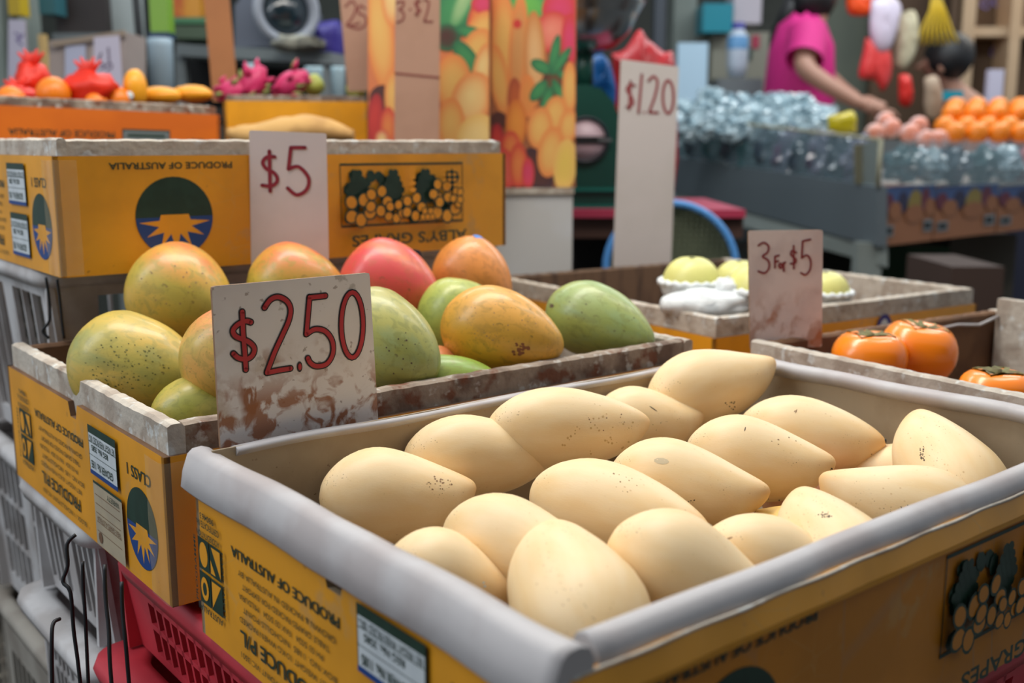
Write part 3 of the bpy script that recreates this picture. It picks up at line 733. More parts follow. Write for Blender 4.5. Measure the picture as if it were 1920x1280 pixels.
sign('price_sign', 'stained white card reading $2.50 in red, wedged behind the cream mangoes', (TL, TR, BRt, BLt), .003, SIGNW, [
    ('c', P([(338,428),(300,420),(245,445),(212,485),(228,525),(278,548),(330,572),(362,612),(350,660),(308,688),(250,680),(215,650)], q250)),
    ('l', P([(277,355),(283,500),(295,640),(303,762)], q250)),
    ('c', P([(435,325),(475,270),(530,250),(590,278),(618,335),(606,415),(560,520),(505,640),(452,780)], q250)),
    ('l', P([(452,784),(540,766),(618,754)], q250)),
    ('d', *q250(683, 742), 5.2, 10),
    ('l', P([(864,242),(752,254)], q250)), ('l', P([(752,252),(740,390),(730,510)], q250)),
    ('c', P([(730,512),(790,478),(862,492),(912,560),(916,650),(872,722),(800,738),(758,715),(740,682)], q250)),
    ('o', *q250(1053, 447), 20.5, 61)], .0035, .0022)
q35 = lambda x, y: (1280+x/3, 420+y/3)
pE = at(1470, 560, 1.222)
def plane_sign(name, label, tl, tr, br, bl, Y, m, strokes, w, th=.003, yaw=0, **k):
    n = Vector((math.sin(yaw), -math.cos(yaw), 0)); c0 = at((tl[0]+tr[0])/2, (tl[1]+bl[1])/2, Y)
    return sign(name, label, [onplane(*p, c0, n) for p in (tl, tr, br, bl)], th, m, strokes, w, **k)
plane_sign('price_sign', 'pinkish stained card reading 3 For $5, beside the pears', (1403, 433), (1543, 431), (1541, 650), (1407, 655), 1.232, SIGN2, [
    ('c', P([(425,120),(455,104),(482,125),(475,160),(448,182),(480,205),(485,245),(460,275),(425,265)], q35)),
    ('l', P([(518,182),(518,245)], q35)), ('l', P([(518,182),(540,176)], q35)), ('l', P([(518,212),(536,208)], q35)), ('o', *q35(549, 234), 2.6, 4.2), ('l', P([(566,218),(568,264)], q35)), ('l', P([(567,226),(576,214)], q35)),
    ('c', P([(637,160),(615,150),(607,168),(620,185),(636,200),(630,220),(606,222)], q35)), ('l', P([(623,122),(624,250)], q35)),
    ('l', P([(716,86),(674,96)], q35)), ('l', P([(674,96),(668,190)], q35)), ('c', P([(668,190),(698,175),(718,205),(715,255),(690,285),(664,274)], q35))], .0024, yaw=.1, sm=DRD)
q5 = lambda x, y: (x/3, y/3)
plane_sign('price_sign', 'tall white card reading $5, leaning on the ALBY\'S GRAPES carton', (467, 244), (612, 250), (618, 560), (472, 560), 1.235, SIGN3, [
    ('c', P([(1545,882),(1500,884),(1478,915),(1500,950),(1545,975),(1560,1015),(1530,1045),(1474,1042)], q5)), ('l', P([(1515,850),(1520,1075)], q5)),
    ('l', P([(1715,830),(1636,830)], q5)), ('l', P([(1636,830),(1622,950)], q5)), ('c', P([(1622,950),(1680,938),(1735,1000),(1725,1065),(1670,1096),(1618,1058)], q5))], .0042, yaw=.12, sm=mat('wine_marker', (140, 36, 52), .5))
q12 = lambda x, y: (640+x/3, y/3)
plane_sign('price_sign', 'tall grey-white card reading $1.20, behind the pear carton', (1164, 111), (1273, 125), (1258, 500), (1149, 500), 2.12, mat('grey_white_card', (184, 176, 172), .6, .4, (170, 164, 156), scale=6), [
    ('c', P([(1650,482),(1622,478),(1606,505),(1632,545),(1640,585),(1606,602)], q12)), ('l', P([(1626,458),(1620,615)], q12)),
    ('l', P([(1690,420),(1672,635)], q12)), ('d', *q12(1704, 632), 2, 2.5), ('c', P([(1728,455),(1755,430),(1778,460),(1765,535),(1732,630)], q12)), ('l', P([(1732,632),(1780,634)], q12)), ('o', *q12(1838, 545), 10, 31)], .0052, sm=DRD, th=.004)
qc = lambda x, y: (640+x/3, y/3)
plane_sign('price_sign', 'brown cardboard strip reading 3·$2 between the fruit-picture cartons', (741, -12), (825, -12), (823, 300), (739, 300), 1.93, CARDB, [
    ('c', P([(312,15),(350,8),(345,40),(325,52),(352,75),(345,112),(315,125)], qc)), ('d', *qc(388, 52), 2.2, 2.2),
    ('c', P([(445,5),(415,15),(425,40),(445,60),(416,80)], qc)), ('l', P([(429,-10),(429,90)], qc)), ('c', P([(468,0),(492,10),(485,60),(466,118)], qc)), ('l', P([(466,120),(512,122)], qc)), ('l', P([(305,412),(550,436)], qc))], .0032, sm=mat('brown_red_marker', (120, 52, 44), .6), th=.004)
plane_sign('price_sign', 'brown cardboard card with faded red scrawl, left of the fruit-picture cartons', (636, -12), (692, -12), (690, 170), (652, 172), 2.22, CARDB, [
    ('c', [(648, 12), (660, 2), (668, 14), (660, 34), (650, 48), (674, 44)]), ('c', [(684, 16), (676, 10), (672, 24), (684, 30), (686, 44), (674, 54), (656, 50)])], .004, sm=MATS['brown_red_marker'], th=.004)

# ------------------------------------------------------------------ persimmons and pears
PERS = mat('orange_persimmon_skin', (255, 138, 18), .3, .5, (250, 112, 10), scale=2, coat=.35)
CAL = mat('dry_persimmon_calyx', (120, 118, 74), .8, .6, (84, 66, 44), scale=90)
def persimmon(cx, cy, Y, r, h, label, tx=0, ty=0, sq=4):
    c = at(cx, cy, Y)
    root = bpy.data.objects.new('persimmon', None); COL.objects.link(root); tag(root, label, 'persimmon', 'orange persimmons')
    root.location = c-Vector((0, 0, h)); root.rotation_euler = (tx, ty, .5)
    b = MB(); R = []
    for i in range(17):
        t = PI*i/16; ring = []
        for k in range(32):
            a = 2*PI*k/32; q = 1+.03*math.cos(sq*a)
            zz = -math.cos(t); rr = math.sin(t)**.8 if 0 < i < 16 else .02
            dip = .32*math.exp(-(rr/.42)**2) if zz > 0 else .12*math.exp(-(rr/.4)**2)
            ring.append(Vector((r*rr*q*math.cos(a), r*rr*q*math.sin(a), h+h*zz-(h*dip if zz > 0 else -h*dip))))
        R.append(ring)
    b.loft(R, PERS, False); b.build('flesh', root, world=False)
    s = MB(); top = h*1.66
    for k in range(4):
        a = k*PI/2+.4; d = Vector((math.cos(a), math.sin(a), 0)); e = Vector((-d.y, d.x, 0)); z = Vector((0, 0, 1))
        rows = []
        for j in range(6):
            t = j/5; wd = r*.24*math.sin(PI*(.2+.8*t)); hz = top+h*.06*t+h*.30*t*(1-t)+.002*noise.noise(Vector((t*4, k, cx)))
            rows.append([d*r*(.05+.62*t)+e*wd*q+z*(hz-abs(q)*-.003) for q in (-1, -.5, 0, .5, 1)])
        s.loft(rows, CAL, False, closed=False); 
    s.tube([(0, 0, top-.004), (.001, .001, top+.006)], [.005, .004], CAL, 8)
    s.build('calyx', root, world=False)
    return root
persimmon(1630, 668, 1.16, .042, .031, 'left persimmon with a scar line, its calyx leaning back', .0, 0)
persimmon(1712, 656, 1.20, .044, .037, 'taller persimmon with broad green-brown calyx', .12, .08)
persimmon(1868, 727, 1.03, .036, .020, 'low red-orange persimmon just showing over the grey rim', 0, 0)
PEAR = mat('pale_yellow_pear_skin', (216, 212, 128), .4, .5, (204, 200, 106), scale=3)
FOAM = mat('white_foam_net', (222, 226, 226), .7, .4, (186, 192, 194), scale=60, bump=.6, bscale=120)
def pear(cx, cy, Y, r, label, tilt=(0, 0), net=True, stk=False):
    c = at(cx, cy, Y); root = thing('pear', label, 'pear', c-Vector((0, 0, r)), 0, 'pale pears in foam nets')
    b = MB(); R = []
    ax = Vector((math.sin(tilt[0]), math.sin(tilt[1]), 1)).normalized(); u, w_ = frame(ax)
    for i in range(17):
        t = PI*i/16; rr = max(math.sin(t), .02); zz = -math.cos(t)
        dip = .16*math.exp(-(rr/.25)**2)
        R.append([c+ax*(r*.92*(zz-(dip if zz > 0 else -dip)))+(u*math.cos(2*PI*k/28)+w_*math.sin(2*PI*k/28))*r*rr for k in range(28)])
    b.loft(R, PEAR, False); b.build('flesh', root)
    s = MB(); s.tube([c+ax*r*.70, c+ax*r*.86], [.005, .004], CAL, 8); s.build('stem', root)
    if net:
        n = MB(); R = []
        for i in range(9):
            hh = -.9+.85*i/8; rr = math.sqrt(max(1-min(abs(hh), .99)**2, 0))*r*1.05
            R.append([c+Vector((math.cos(2*PI*k/24)*rr*(1+.03*(k % 2)), math.sin(2*PI*k/24)*rr*(1+.03*(k % 2)), hh*r*1.0+.004*noise.noise(Vector((k, i*.5, cx))))) for k in range(24)])
        n.loft(R, FOAM, False); n.build('foam_net', root)
        n2 = MB()
        n2.tube([c+Vector((math.cos(PI*k/18)*r*1.07, math.sin(PI*k/18)*r*1.07, -r*.04+.003*(k % 2))) for k in range(37)], .0045, FOAM, 8, False)
        n2.build('net_hem', root)
    if stk:
        k = MB(); p = c+Vector((r*.45, -r*.72, r*.50)); k.ball(p, (.009, .004, .007), VIO, 10, 6); k.build('fruit_sticker', root)
pear(1296, 528, 1.52, .041, 'pale pear with open calyx, nearest the left of the pear carton')
pear(1384, 528, 1.66, .038, 'pale pear with a violet sticker behind the 3 For $5 sign', stk=True)
pear(1418, 542, 1.47, .040, 'pale pear largely covered by the 3 For $5 sign')
pear(1546, 549, 1.55, .036, 'low pale pear emerging right of the 3 For $5 sign')
b = MB(); c = at(1322, 573, 1.445)
b.ball(c, (.062, .035, .022), FOAM, 24, 12, jit=.25, seed=3, js=3); b.ball(c+Vector((.032, .012, .014)), (.02, .015, .022), FOAM, 16, 10, jit=.4, seed=5, js=3)
tag(b.build('foam_net'), 'empty white foam net heaped in the near corner of the pear carton', 'packing foam')

# ------------------------------------------------------------------ plastic crates
def crate(label, o, u_len, v_len, z0, h, m, yaw=YAW, nx=9, nz=4, name='plastic_crate', group=None, rim=.022, taper=.012, band=.86):
    root = thing(name, label, 'crate', (o[0], o[1], z0), yaw, group)
    b = MB(); t = .006
    def wall(p, ex, nrm, L):
        p = Vector(p); ex = Vector(ex); nrm = Vector(nrm); z = Vector((0, 0, 1))
        def bar(a0, a1, z0_, z1_, th=t):
            q = [p+ex*a0+z*z0_, p+ex*a1+z*z0_, p+ex*a1+z*z1_, p+ex*a0+z*z1_]
            b.prism([x+nrm*(-taper*(1-(x.z/h))) for x in q], -nrm*th, m)
        hh = h-.012
        bar(0, L, 0, h*.10); bar(0, L, min(h*band, hh-.002), hh)
        B_ = h*band; bar(0, L*.10, h*.1, B_); bar(L*.90, L, h*.1, B_); bar(L*.44, L*.56, h*.1, B_)
        for s0, s1 in ((.10, .44), (.56, .90)):
            for i in range(1, nx): x = L*(s0+(s1-s0)*i/nx); bar(x-.0022, x+.0022, h*.1, B_)
            for j in range(1, nz): zz = h*(.1+(band-.1)*j/nz); bar(L*s0, L*s1, zz-.0028, zz+.0028)
    wall((0, v_len, 0), (0, -1, 0), (-1, 0, 0), v_len); wall((0, 0, 0), (1, 0, 0), (0, -1, 0), u_len)
    wall((u_len, 0, 0), (0, 1, 0), (1, 0, 0), v_len); wall((u_len, v_len, 0), (-1, 0, 0), (0, 1, 0), u_len)
    b.box((taper+t, taper+t, .002), (u_len-taper-t, v_len-taper-t, .008), m)
    b.build('body', root, world=False)
    r = MB(); d = rim; pts = []
    def rr(off, zz):
        cs = []; R_ = .03
        for (cx, cy, a0) in ((u_len-R_+off, R_-off, -PI/2), (u_len-R_+off, v_len-R_+off, 0), (R_-off, v_len-R_+off, PI/2), (R_-off, R_-off, PI)):
            for k in range(6): a = a0+PI/2*k/5; cs.append(Vector((cx+R_*math.cos(a), cy+R_*math.sin(a), zz)))
        return cs
    r.loft([rr(0, h-.012), rr(d, h-.020), rr(d+.003, h-.010), rr(d, h), rr(0, h+.001), rr(-.008, h-.001), rr(-.008, h-.014), rr(0, h-.012)], m, False)
    r.build('rim', root, world=False)
    return root
GREYP = mat('grey_white_plastic', (198, 196, 196), .5, .6, (150, 142, 138), scale=14)
GREYD = mat('dull_grey_plastic', (164, 158, 148), .55, .6, (124, 114, 104), scale=10)
REDP = mat('faded_red_plastic', (196, 54, 66), .5, .5, (164, 42, 54), scale=12)
DRK = mat('dark_shade_board', (46, 40, 38), .8)
# under the carton behind: grey crate
k0 = C0+V*.095+U*.01
crate('grey-white crate under the ALBY\'S GRAPES carton, tied with black wire', k0, .56, .36, .845, .238, GREYP, nx=3, nz=1, rim=.008, taper=.02)
crate('lower grey-white crate in the stack under the ALBY\'S GRAPES carton', k0, .56, .36, .60, .236, GREYP, nx=5, nz=3, rim=.012)
crate('bottom grey-white crate of the stack below the ALBY\'S GRAPES carton', k0, .56, .36, .0, .59, GREYD, nx=5, nz=6, rim=.012)
# far left stack
k1 = at(215, 900, 2.15); k1 = Vector((k1.x, 2.15, 0))
for z, h_, lb in ((0, .105, 'lowest'), (.11, .218, 'second from the floor'), (.335, .218, 'middle'), (.56, .218, 'second from the top'), (.785, .218, 'topmost')):
    crate(f'dull grey mesh crate, {lb} of the far left stack', k1-U*.62, .60, .38, z, h_, GREYD, nx=5, nz=5, rim=.020, group='grey crates of the far left stack')
# under the blushed mango carton
k2 = B0+U*.014+V*.228
crate('white crate with black wire directly under the blushed mango carton', k2, .50, .215, .738, .127, GREYP, nx=4, nz=1, rim=.012)
crate('white crate below, second under the blushed mango carton', k2, .50, .215, .52, .212, GREYP, nx=5, nz=3, rim=.022)
crate('white crate lowest under the blushed mango carton', k2, .50, .215, .0, .512, GREYP, nx=5, nz=5, rim=.030)
# red crates
k3 = A0+U*.016+V*.02
LR = .61
crate('red mesh crate directly under the front cartons', k3, .52, LR, .764, .092, REDP, nx=12, nz=3, rim=.003, band=.95)
crate('red crate with wide rim, second under the front cartons', k3-U*.002, .52, LR-.02, .552, .209, REDP, nx=9, nz=5, rim=.028)
crate('lowest red crate under the front cartons', k3, .52, LR, .0, .545, REDP, nx=8, nz=8, rim=.004)
# support under the right hand cartons
for lab, o_, yw, lu, lv, zt in (('brown wooden box under the pear carton', (E0.x, E0.y), yE, dE.length-.02, .53, .870), ('brown wooden box under the persimmon carton', tuple((G0-VG*.38)[:2]), yG, .52, .36, .864)):
    r_ = thing('display_box', lab, 'box', (o_[0], o_[1], 0), yw); b = MB()
    WD = mat('dark_brown_wood', (74, 54, 42), .7, .5, (48, 36, 30), scale=6, stretch=(1, 1, 6)); b.box((.01, .02, 0), (lu, lv, zt-.02), WD); b.build('body', r_, world=False)
    b = MB(); b.box((0.005, .01, zt-.02), (lu+.005, lv+.01, zt), WD); b.build('top_board', r_, world=False)
# black wires
def wire(label, pts, Ys, r=.0016):
    b = MB(); b.tube([at(x, y, Y) for (x, y), Y in zip(crom(pts, 4), [Ys[0]+(Ys[1]-Ys[0])*i/(len(crom(pts, 4))-1) for i in range(len(crom(pts, 4)))])], r, BLK, 8)
    if True:
        p = at(*pts[len(pts)//2], (Ys[0]+Ys[1])/2)
    tag(b.build('black_wire'), label, 'wire', 'black wires tying the crates')
wire('black wire hanging under the corner of the ALBY\'S GRAPES carton', [(107, 524), (112, 560), (116, 600), (120, 634)], (1.14, 1.14))
wire('black wire with a knot left of the other on the grey crate', [(86, 520), (92, 560), (93, 600), (80, 620), (92, 634)], (1.15, 1.15))
wire('black wire hanging over the white crate below the carton bottom', [(142, 1002), (126, 1020), (127, 1060), (118, 1090), (132, 1110), (138, 1180), (146, 1240), (156, 1330)], (.86, .84))
wire('short black wire right of the long one on the white crate', [(155, 1052), (156, 1100), (160, 1160), (168, 1330)], (.85, .84))
wire('black wire running down past the red crate rim', [(196, 1058), (198, 1120), (204, 1180), (206, 1240), (214, 1340)], (.775, .74))
wire('black wire in front of the red mesh', [(228, 1090), (230, 1150), (236, 1210), (246, 1330)], (.77, .75))
wire('black wire looped over the lower white crate rim', [(112, 1160), (100, 1168), (97, 1200), (98, 1290)], (.82, .80))

# ================================================================== things behind
def slab(mb, p, th, m):
    """four corner points TL TR BR BL pushed away from the viewer"""
    n = (p[1]-p[0]).cross(p[3]-p[0]).normalized()
    if n.dot(p[0]-Vector((0, 0, CAMZ))) < 0: n = -n
    mb.prism(p, n*th, m)
def one(name, label, cat, mb, group=None):
    return tag(mb.build(name), label, cat, group)
GREYM = mat('grey_metal', (120, 128, 130), .45, .4, (86, 92, 92), scale=5)
PALE = mat('pale_grey_paint', (176, 184, 184), .6, .5, (150, 158, 156), scale=3)
WHITE = mat('white_foam_board', (206, 218, 224), .7)
TEAL = mat('teal_plastic', (26, 140, 158), .4)
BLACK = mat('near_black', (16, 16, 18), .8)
SHADE = mat('dark_cloth', (34, 32, 32), .9)
# table behind the left cartons
t = thing('market_table', 'dark table behind the ALBY\'S GRAPES carton, carrying the orange cartons', 'table', (-.85, 2.3, 0))
b = MB(); b.box((-1.5, 1.79, 1.165), (-.30, 2.42, 1.195), SHADE); b.build('table_top', t)
for x, y in ((-1.45, 1.84), (-.35, 1.9), (-1.45, 2.36), (-.35, 2.36)):
    b = MB(); b.box((x-.02, y-.02, 0), (x+.02, y+.02, 1.165), SHADE); b.build('leg', t)
pa, pb = at(-70, 262, 1.70), at(412, 262, 1.92); d = pb-pa
ORC = carton('orange carton of netted oranges behind the ALBY\'S GRAPES carton', (pa.x, pa.y), Vector((d.x, d.y)).length, .34, 1.196, 1.298, yaw=math.atan2(d.y, d.x), body=ORA, collar=.016, cmat=COLR2, prints=(), lab=None, notch=False)
Lo = Vector((d.x, d.y)).length; f = Face((0, 0, 0), (1, 0, 0), (0, 0, 1)); b = MB()
f.text(b, 'PRODUCE OF AUSTRALIA', Lo*.16, .040, Lo*.56, .051, GRN, bold=.02)
b2 = MB(); f.text(b2, 'CLASS 1', Lo*.86, .034, Lo*.93, .043, GRN); tag(b2.build('printed_words', ORC, world=False), 'small dark green words')
tag(b.build('printed_words', ORC, world=False), 'upside-down dark green words')
b = MB(); f.rect(b, Lo*.59, .024, Lo*.785, .056, GRN); f.rect(b, Lo*.595, .027, Lo*.78, .053, GREYM); f.rect(b, Lo*.61, .043, Lo*.765, .048, GRN); f.rect(b, Lo*.63, .034, Lo*.745, .038, GRN)
b.build('paper_label', ORC, world=False)
ORC.rotation_euler[1] = math.radians(1.6)
pa, pb = at(422, 262, 2.10), at(692, 262, 2.16); d = pb-pa
YC2 = carton('yellow carton of dragon fruit behind the tan sack', (pa.x, pa.y), Vector((d.x, d.y)).length, .34, 1.196, 1.314, yaw=math.atan2(d.y, d.x), collar=.012, cmat=COLR2, prints=('fronttext',), lab=None, notch=False)
# tan sack roll
b = MB(); R = []
for i in range(25):
    t_ = i/24; c = at(428+(664-428)*t_, 250+6*math.sin(t_*7), 1.90); rr = .028*(math.sin(PI*min(max(t_, .03), .97))**.45)*(1+.12*noise.noise(Vector((t_*6, 1, 0))))
    R.append([c+Vector((0, math.cos(2*PI*k/18)*rr*1.3, math.sin(2*PI*k/18)*rr*(1+.08*noise.noise(Vector((k*.6, t_*9, 0)))))) for k in range(18)])
b.loft(R, mat('tan_sackcloth', (196, 154, 92), .8, .6, (160, 118, 66), scale=16, bump=.4)); one('rolled_sack', 'tan rolled sack lying behind the $5 sign', 'sack', b)
# fruit of the orange carton
ORF = mat('orange_peel', (238, 128, 20), .4, .5, (226, 108, 16), scale=3, bump=.2, bscale=60)
REDN = mat('red_net', (226, 44, 14), .45, .6, (196, 26, 10), scale=30, bump=.5, bscale=50)
YOF = mat('yellow_orange_skin', (244, 166, 34), .4, .5, (234, 140, 24), scale=3)
def ball_at(name, label, cat, cx, cy, Y, r, m, group=None, jit=.03, rz=1, rx=1, stem=None, seed=0):
    c = at(cx, cy, Y); b = MB(); b.ball(c, (r*rx, r, r*rz), m, 20, 12, jit=jit, seed=cx+seed); o = one(name, label, cat, b, group)
    if stem:
        s = MB(); s.ball(c+Vector((.2*r*rx, -.55*r, .78*r*rz)), (r*.12, r*.12, r*.08), stem, 8, 5); s.build('stem_scar', o, world=False)
        ch = o.children[0]; ch.data.transform(Matrix.Translation(-o.location))
    return o
for cx, cy, Y, r, lab in ((100, 176, 1.95, .030, 'orange between the two red net bags'), (20, 190, 1.9, .026, 'orange at the left frame edge in the orange carton'), (180, 194, 1.97, .022, 'orange peeking out under the large red net bag'), (222, 188, 2.0, .024, 'orange beside the yellow mango with a sticker')):
    ball_at('orange', lab, 'orange', cx, cy, Y, r, ORF, 'oranges in the orange carton')
for cx, cy, Y, w, h, lab in ((168, 168, 1.98, .050, .034, 'large bright red net bag in the orange carton'), (62, 152, 2.02, .030, .034, 'small red net bag with knotted tuft, left of the large one'), (34, 180, 1.96, .034, .018, 'flat red net bag at the left frame edge')):
    b = MB(); c = at(cx, cy, Y); b.ball(c, (w, .03, h), REDN, 20, 12, jit=.35, seed=cx, js=2)
    for k in range(5): b.tube([c+Vector((0, 0, h*.8)), c+Vector((.012*(k-2), 0, h*1.5+.006*(k % 2)))], [.008, .002], REDN, 6)
    one('net_bag', lab, 'bag', b, 'red net bags')
for cx, cy, Y, rx, rz, lab, st in ((254, 166, 2.02, .021, .036, 'upright yellow-orange fruit with a sticker behind the white $ card', True), (300, 180, 2.08, .04, .018, 'flat yellow-orange fruit right of the upright one', False), (360, 176, 2.12, .040, .017, 'yellow-orange fruit below the leaning tan cardboard', False)):
    b = MB(); c = at(cx, cy, Y); b.ball(c, (rx, .026, rz), YOF, 20, 12, jit=.05, seed=cx); o = one('yellow_fruit', lab, 'fruit', b, 'yellow-orange fruits')
    if st: s = MB(); s.ball(c+Vector((-.004, -.0245, -.014)), (.008, .003, .008), WHITE, 10, 6); s.build('fruit_sticker', o, world=False).data.transform(Matrix.Translation(-o.location))
DRF = mat('pink_dragon_fruit_skin', (206, 50, 104), .5, .5, (176, 40, 84), scale=4)
DRT = mat('green_scale_tip', (150, 160, 90), .6)
for cx, cy, a, lab in ((440, 172, .2, 'leftmost pink dragon fruit'), (474, 158, 1.0, 'upright pink dragon fruit, second from left'), (545, 158, .55, 'long pink dragon fruit slanting up to the right')):
    c = at(cx, cy, 2.25); root = thing('dragon_fruit', lab, 'dragon fruit', c-Vector((0, 0, .03)), 0, 'dragon fruits')
    b = MB(); M = Matrix.Rotation(-a, 3, 'Y')
    Rg = []
    for i in range(11):
        t_ = i/10; rr = .026*math.sin(PI*min(max(t_, .04), .95))**.6; x = -.042+.084*t_
        Rg.append([c+M @ Vector((x, math.cos(2*PI*k/14)*rr, math.sin(2*PI*k/14)*rr)) for k in range(14)])
    b.loft(Rg, DRF); b.build('flesh', root)
    s = MB()
    for i in range(14):
        t_ = random.random(); an = random.random()*2*PI; x = -.035+.07*t_
        p = Vector((x, math.cos(an)*.024, math.sin(an)*.024)); q = p*1.0+Vector((.016, math.cos(an)*.012, math.sin(an)*.012))
        s.tube([c+M @ p, c+M @ (p*.5+q*.5), c+M @ q], [.006, .005, .0008], DRF if i % 3 else DRT, 6)
    s.build('scales', root)
GYF = mat('green_yellow_skin', (176, 184, 84), .5)
for cx, cy, r, lab in ((537, 172, .014, 'small green-yellow fruit below the slanting dragon fruit'), (588, 160, .022, 'green-yellow fruit beside the white cup'), (668, 168, .020, 'yellow-green fruit below the brown scrawled card')):
    ball_at('green_yellow_fruit', lab, 'fruit', cx, cy, 2.3, r, GYF, 'green-yellow fruits', jit=.15)

# fruit-picture cartons
PIC = {}
def vmat():
    m = bpy.data.materials.new('printed_fruit_picture'); t, N, L = nt(m); a = N.new('ShaderNodeVertexColor'); a.layer_name = 'Col'
    L.new(a.outputs[0], N['Principled BSDF'].inputs['Base Color']); N['Principled BSDF'].inputs['Roughness'].default_value = .35; return m
VM = vmat()
def picture(parent, x0, y0, x1, y1, P0, ground, blobs, name='fruit_picture'):
    b = MB(); b.vc = []; n = Vector((0, -1, 0))
    def put(pts, e, cols, fs):
        vs = []
        for x, y in pts:
            x = min(max(x, x0), x1); y = min(max(y, y0), y1); vs.append(onplane(x, y, P0, n)+n*e)
        b.add(vs, fs, VM); b.vc += [lin(tuple(v*.80+w*.20 for v, w in zip(c, (176, 150, 124))))+(1,) for c in cols]
    put([(x0, y0), (x1, y0), (x1, y1), (x0, y1)], .0006, [ground]*4, [(0, 3, 2, 1)])
    for i, (cx, cy, rx, ry, rot, c1, c2) in enumerate(blobs):
        e = .0008+.00008*i; N_ = 22; pts = [(cx-rx*.1, cy-ry*.15)]; cols = [c1]; ca, sa = math.cos(rot), math.sin(rot)
        for k_, mix in ((.55, .25), (1, 1)):
            for k in range(N_):
                a = 2*PI*k/N_; u, w_ = rx*k_*math.cos(a), ry*k_*math.sin(a)
                pts.append((cx+u*ca-w_*sa, cy+u*sa+w_*ca)); cols.append(tuple(p*(1-mix)+q*mix for p, q in zip(c1, c2)))
        fs = [(0, 1+(k+1) % N_, 1+k) for k in range(N_)]+[(1+k, 1+(k+1) % N_, 1+N_+(k+1) % N_, 1+N_+k) for k in range(N_)]
        put(pts, e, cols, fs)
    return b.build(name, parent)
Yl, Or, Rd, Gr, Pk, Dk, Cr = (226, 178, 92), (222, 122, 60), (196, 44, 44), (44, 134, 78), (206, 50, 100), (60, 30, 34), (232, 202, 130)
DGr = (24, 92, 62)
r1 = thing('fruit_picture_carton', 'tall carton printed with orange and peach fruit pictures, behind the 3·$2 card', 'carton', at(805, 272, 2.05)-Vector((0, -.1, .10)))
b = MB(); c0 = at(690, -30, 2.04); c1 = at(917, 300, 2.04); b.box((c0.x, 2.04, 1.196), (c1.x, 2.24, c0.z), CARDO); bd1 = b.build('body', r1)
picture(bd1, 690, -28, 917, 290, Vector((0, 2.04, 0)), (206, 110, 66), [
 (712, 60, 26, 110, -.10, Yl, Or), (735, -10, 20, 60, 0, Cr, Or), (718, 185, 26, 26, 0, Dk, Dk), (735, 180, 14, 50, 0, Yl, Or), (702, 225, 16, 50, .1, Rd, (150, 30, 40)), (728, 240, 16, 40, 0, Or, Rd), (716, 262, 14, 20, 0, Cr, Rd),
 (850, 20, 40, 60, .3, Gr, DGr), (870, 0, 16, 60, .4, (150, 190, 130), Gr), (895, 30, 16, 40, .3, Or, Rd), (905, 8, 22, 18, 0, Pk, Rd), (905, 60, 30, 42, .5, Yl, Or), (838, 70, 26, 26, 0, Dk, DGr), (885, 62, 34, 12, .3, Gr, DGr), (895, 95, 30, 44, .4, Yl, Or), (876, 110, 18, 40, -.6, Gr, DGr),
 (850, 155, 34, 54, 0, Yl, Or), (905, 130, 18, 50, .2, Cr, Or), (885, 185, 38, 52, .3, Cr, Or), (846, 235, 26, 52, 0, Yl, Or), (895, 258, 38, 46, .4, Cr, Yl)])
r2 = thing('fruit_picture_carton', 'tall carton printed with bananas, pink flower and mango pictures, standing on a white box', 'carton', at(998, 350, 2.16)+Vector((0, .1, 0)))
c0 = at(921, -30, 2.16); c1 = at(1081, 351, 2.16); b = MB(); b.box((c0.x, 2.16, c1.z), (c1.x-.004, 2.34, c0.z), CARDO); bd2 = b.build('body', r2)
picture(bd2, 921, -28, 1079, 351, Vector((0, 2.16, 0)), (150, 84, 54), [
 (935, 20, 20, 60, 0, Or, (190, 80, 50)), (990, 10, 40, 30, .4, (90, 180, 70), Gr), (1050, 20, 34, 40, 0, Pk, Rd), (1035, 60, 34, 40, .3, (230, 130, 110), Rd), (1068, 75, 16, 50, 0, Pk, Rd), (945, 80, 24, 90, 0, Yl, Or), (972, 90, 18, 100, .05, (196, 140, 80), Or), (970, 45, 8, 9, 0, Rd, Rd), (1003, 110, 20, 90, -.03, (220, 176, 120), (190, 110, 50)),
 (936, 150, 18, 68, -.15, Yl, Or), (965, 185, 14, 40, 0, (180, 80, 40), (150, 60, 40)), (990, 180, 16, 40, 0, (210, 130, 60), Or), (1040, 160, 26, 60, .3, (90, 60, 40), Dk), (1015, 125, 22, 12, .5, Gr, DGr), (1010, 170, 24, 12, -.9, Gr, DGr), (1040, 100, 9, 36, .2, Gr, DGr), (1052, 115, 8, 32, .6, Gr, DGr), (1062, 142, 20, 9, .3, Gr, DGr), (1025, 190, 10, 30, .3, Gr, DGr), (1052, 178, 9, 34, -.5, Gr, DGr),
 (1068, 165, 14, 50, 0, Yl, Or), (935, 225, 16, 16, 0, Dk, Dk), (968, 232, 20, 46, 0, (226, 140, 50), (200, 100, 40)), (1040, 215, 22, 36, .2, Yl, Or), (1012, 240, 24, 40, .1, Yl, Or), (1066, 236, 18, 32, .1, Yl, Or), (1008, 320, 26, 46, -.4, Dk, (40, 24, 40)), (932, 265, 14, 34, 0, Rd, (140, 20, 40)), (958, 275, 18, 30, 0, Or, Rd), (945, 315, 22, 40, -.2, (220, 90, 80), Rd), (972, 310, 18, 42, 0, Or, Rd), (990, 325, 12, 30, 0, Pk, Rd),
 (1032, 285, 24, 48, .15, Yl, Or), (1060, 310, 22, 50, .1, (222, 190, 80), Yl)])
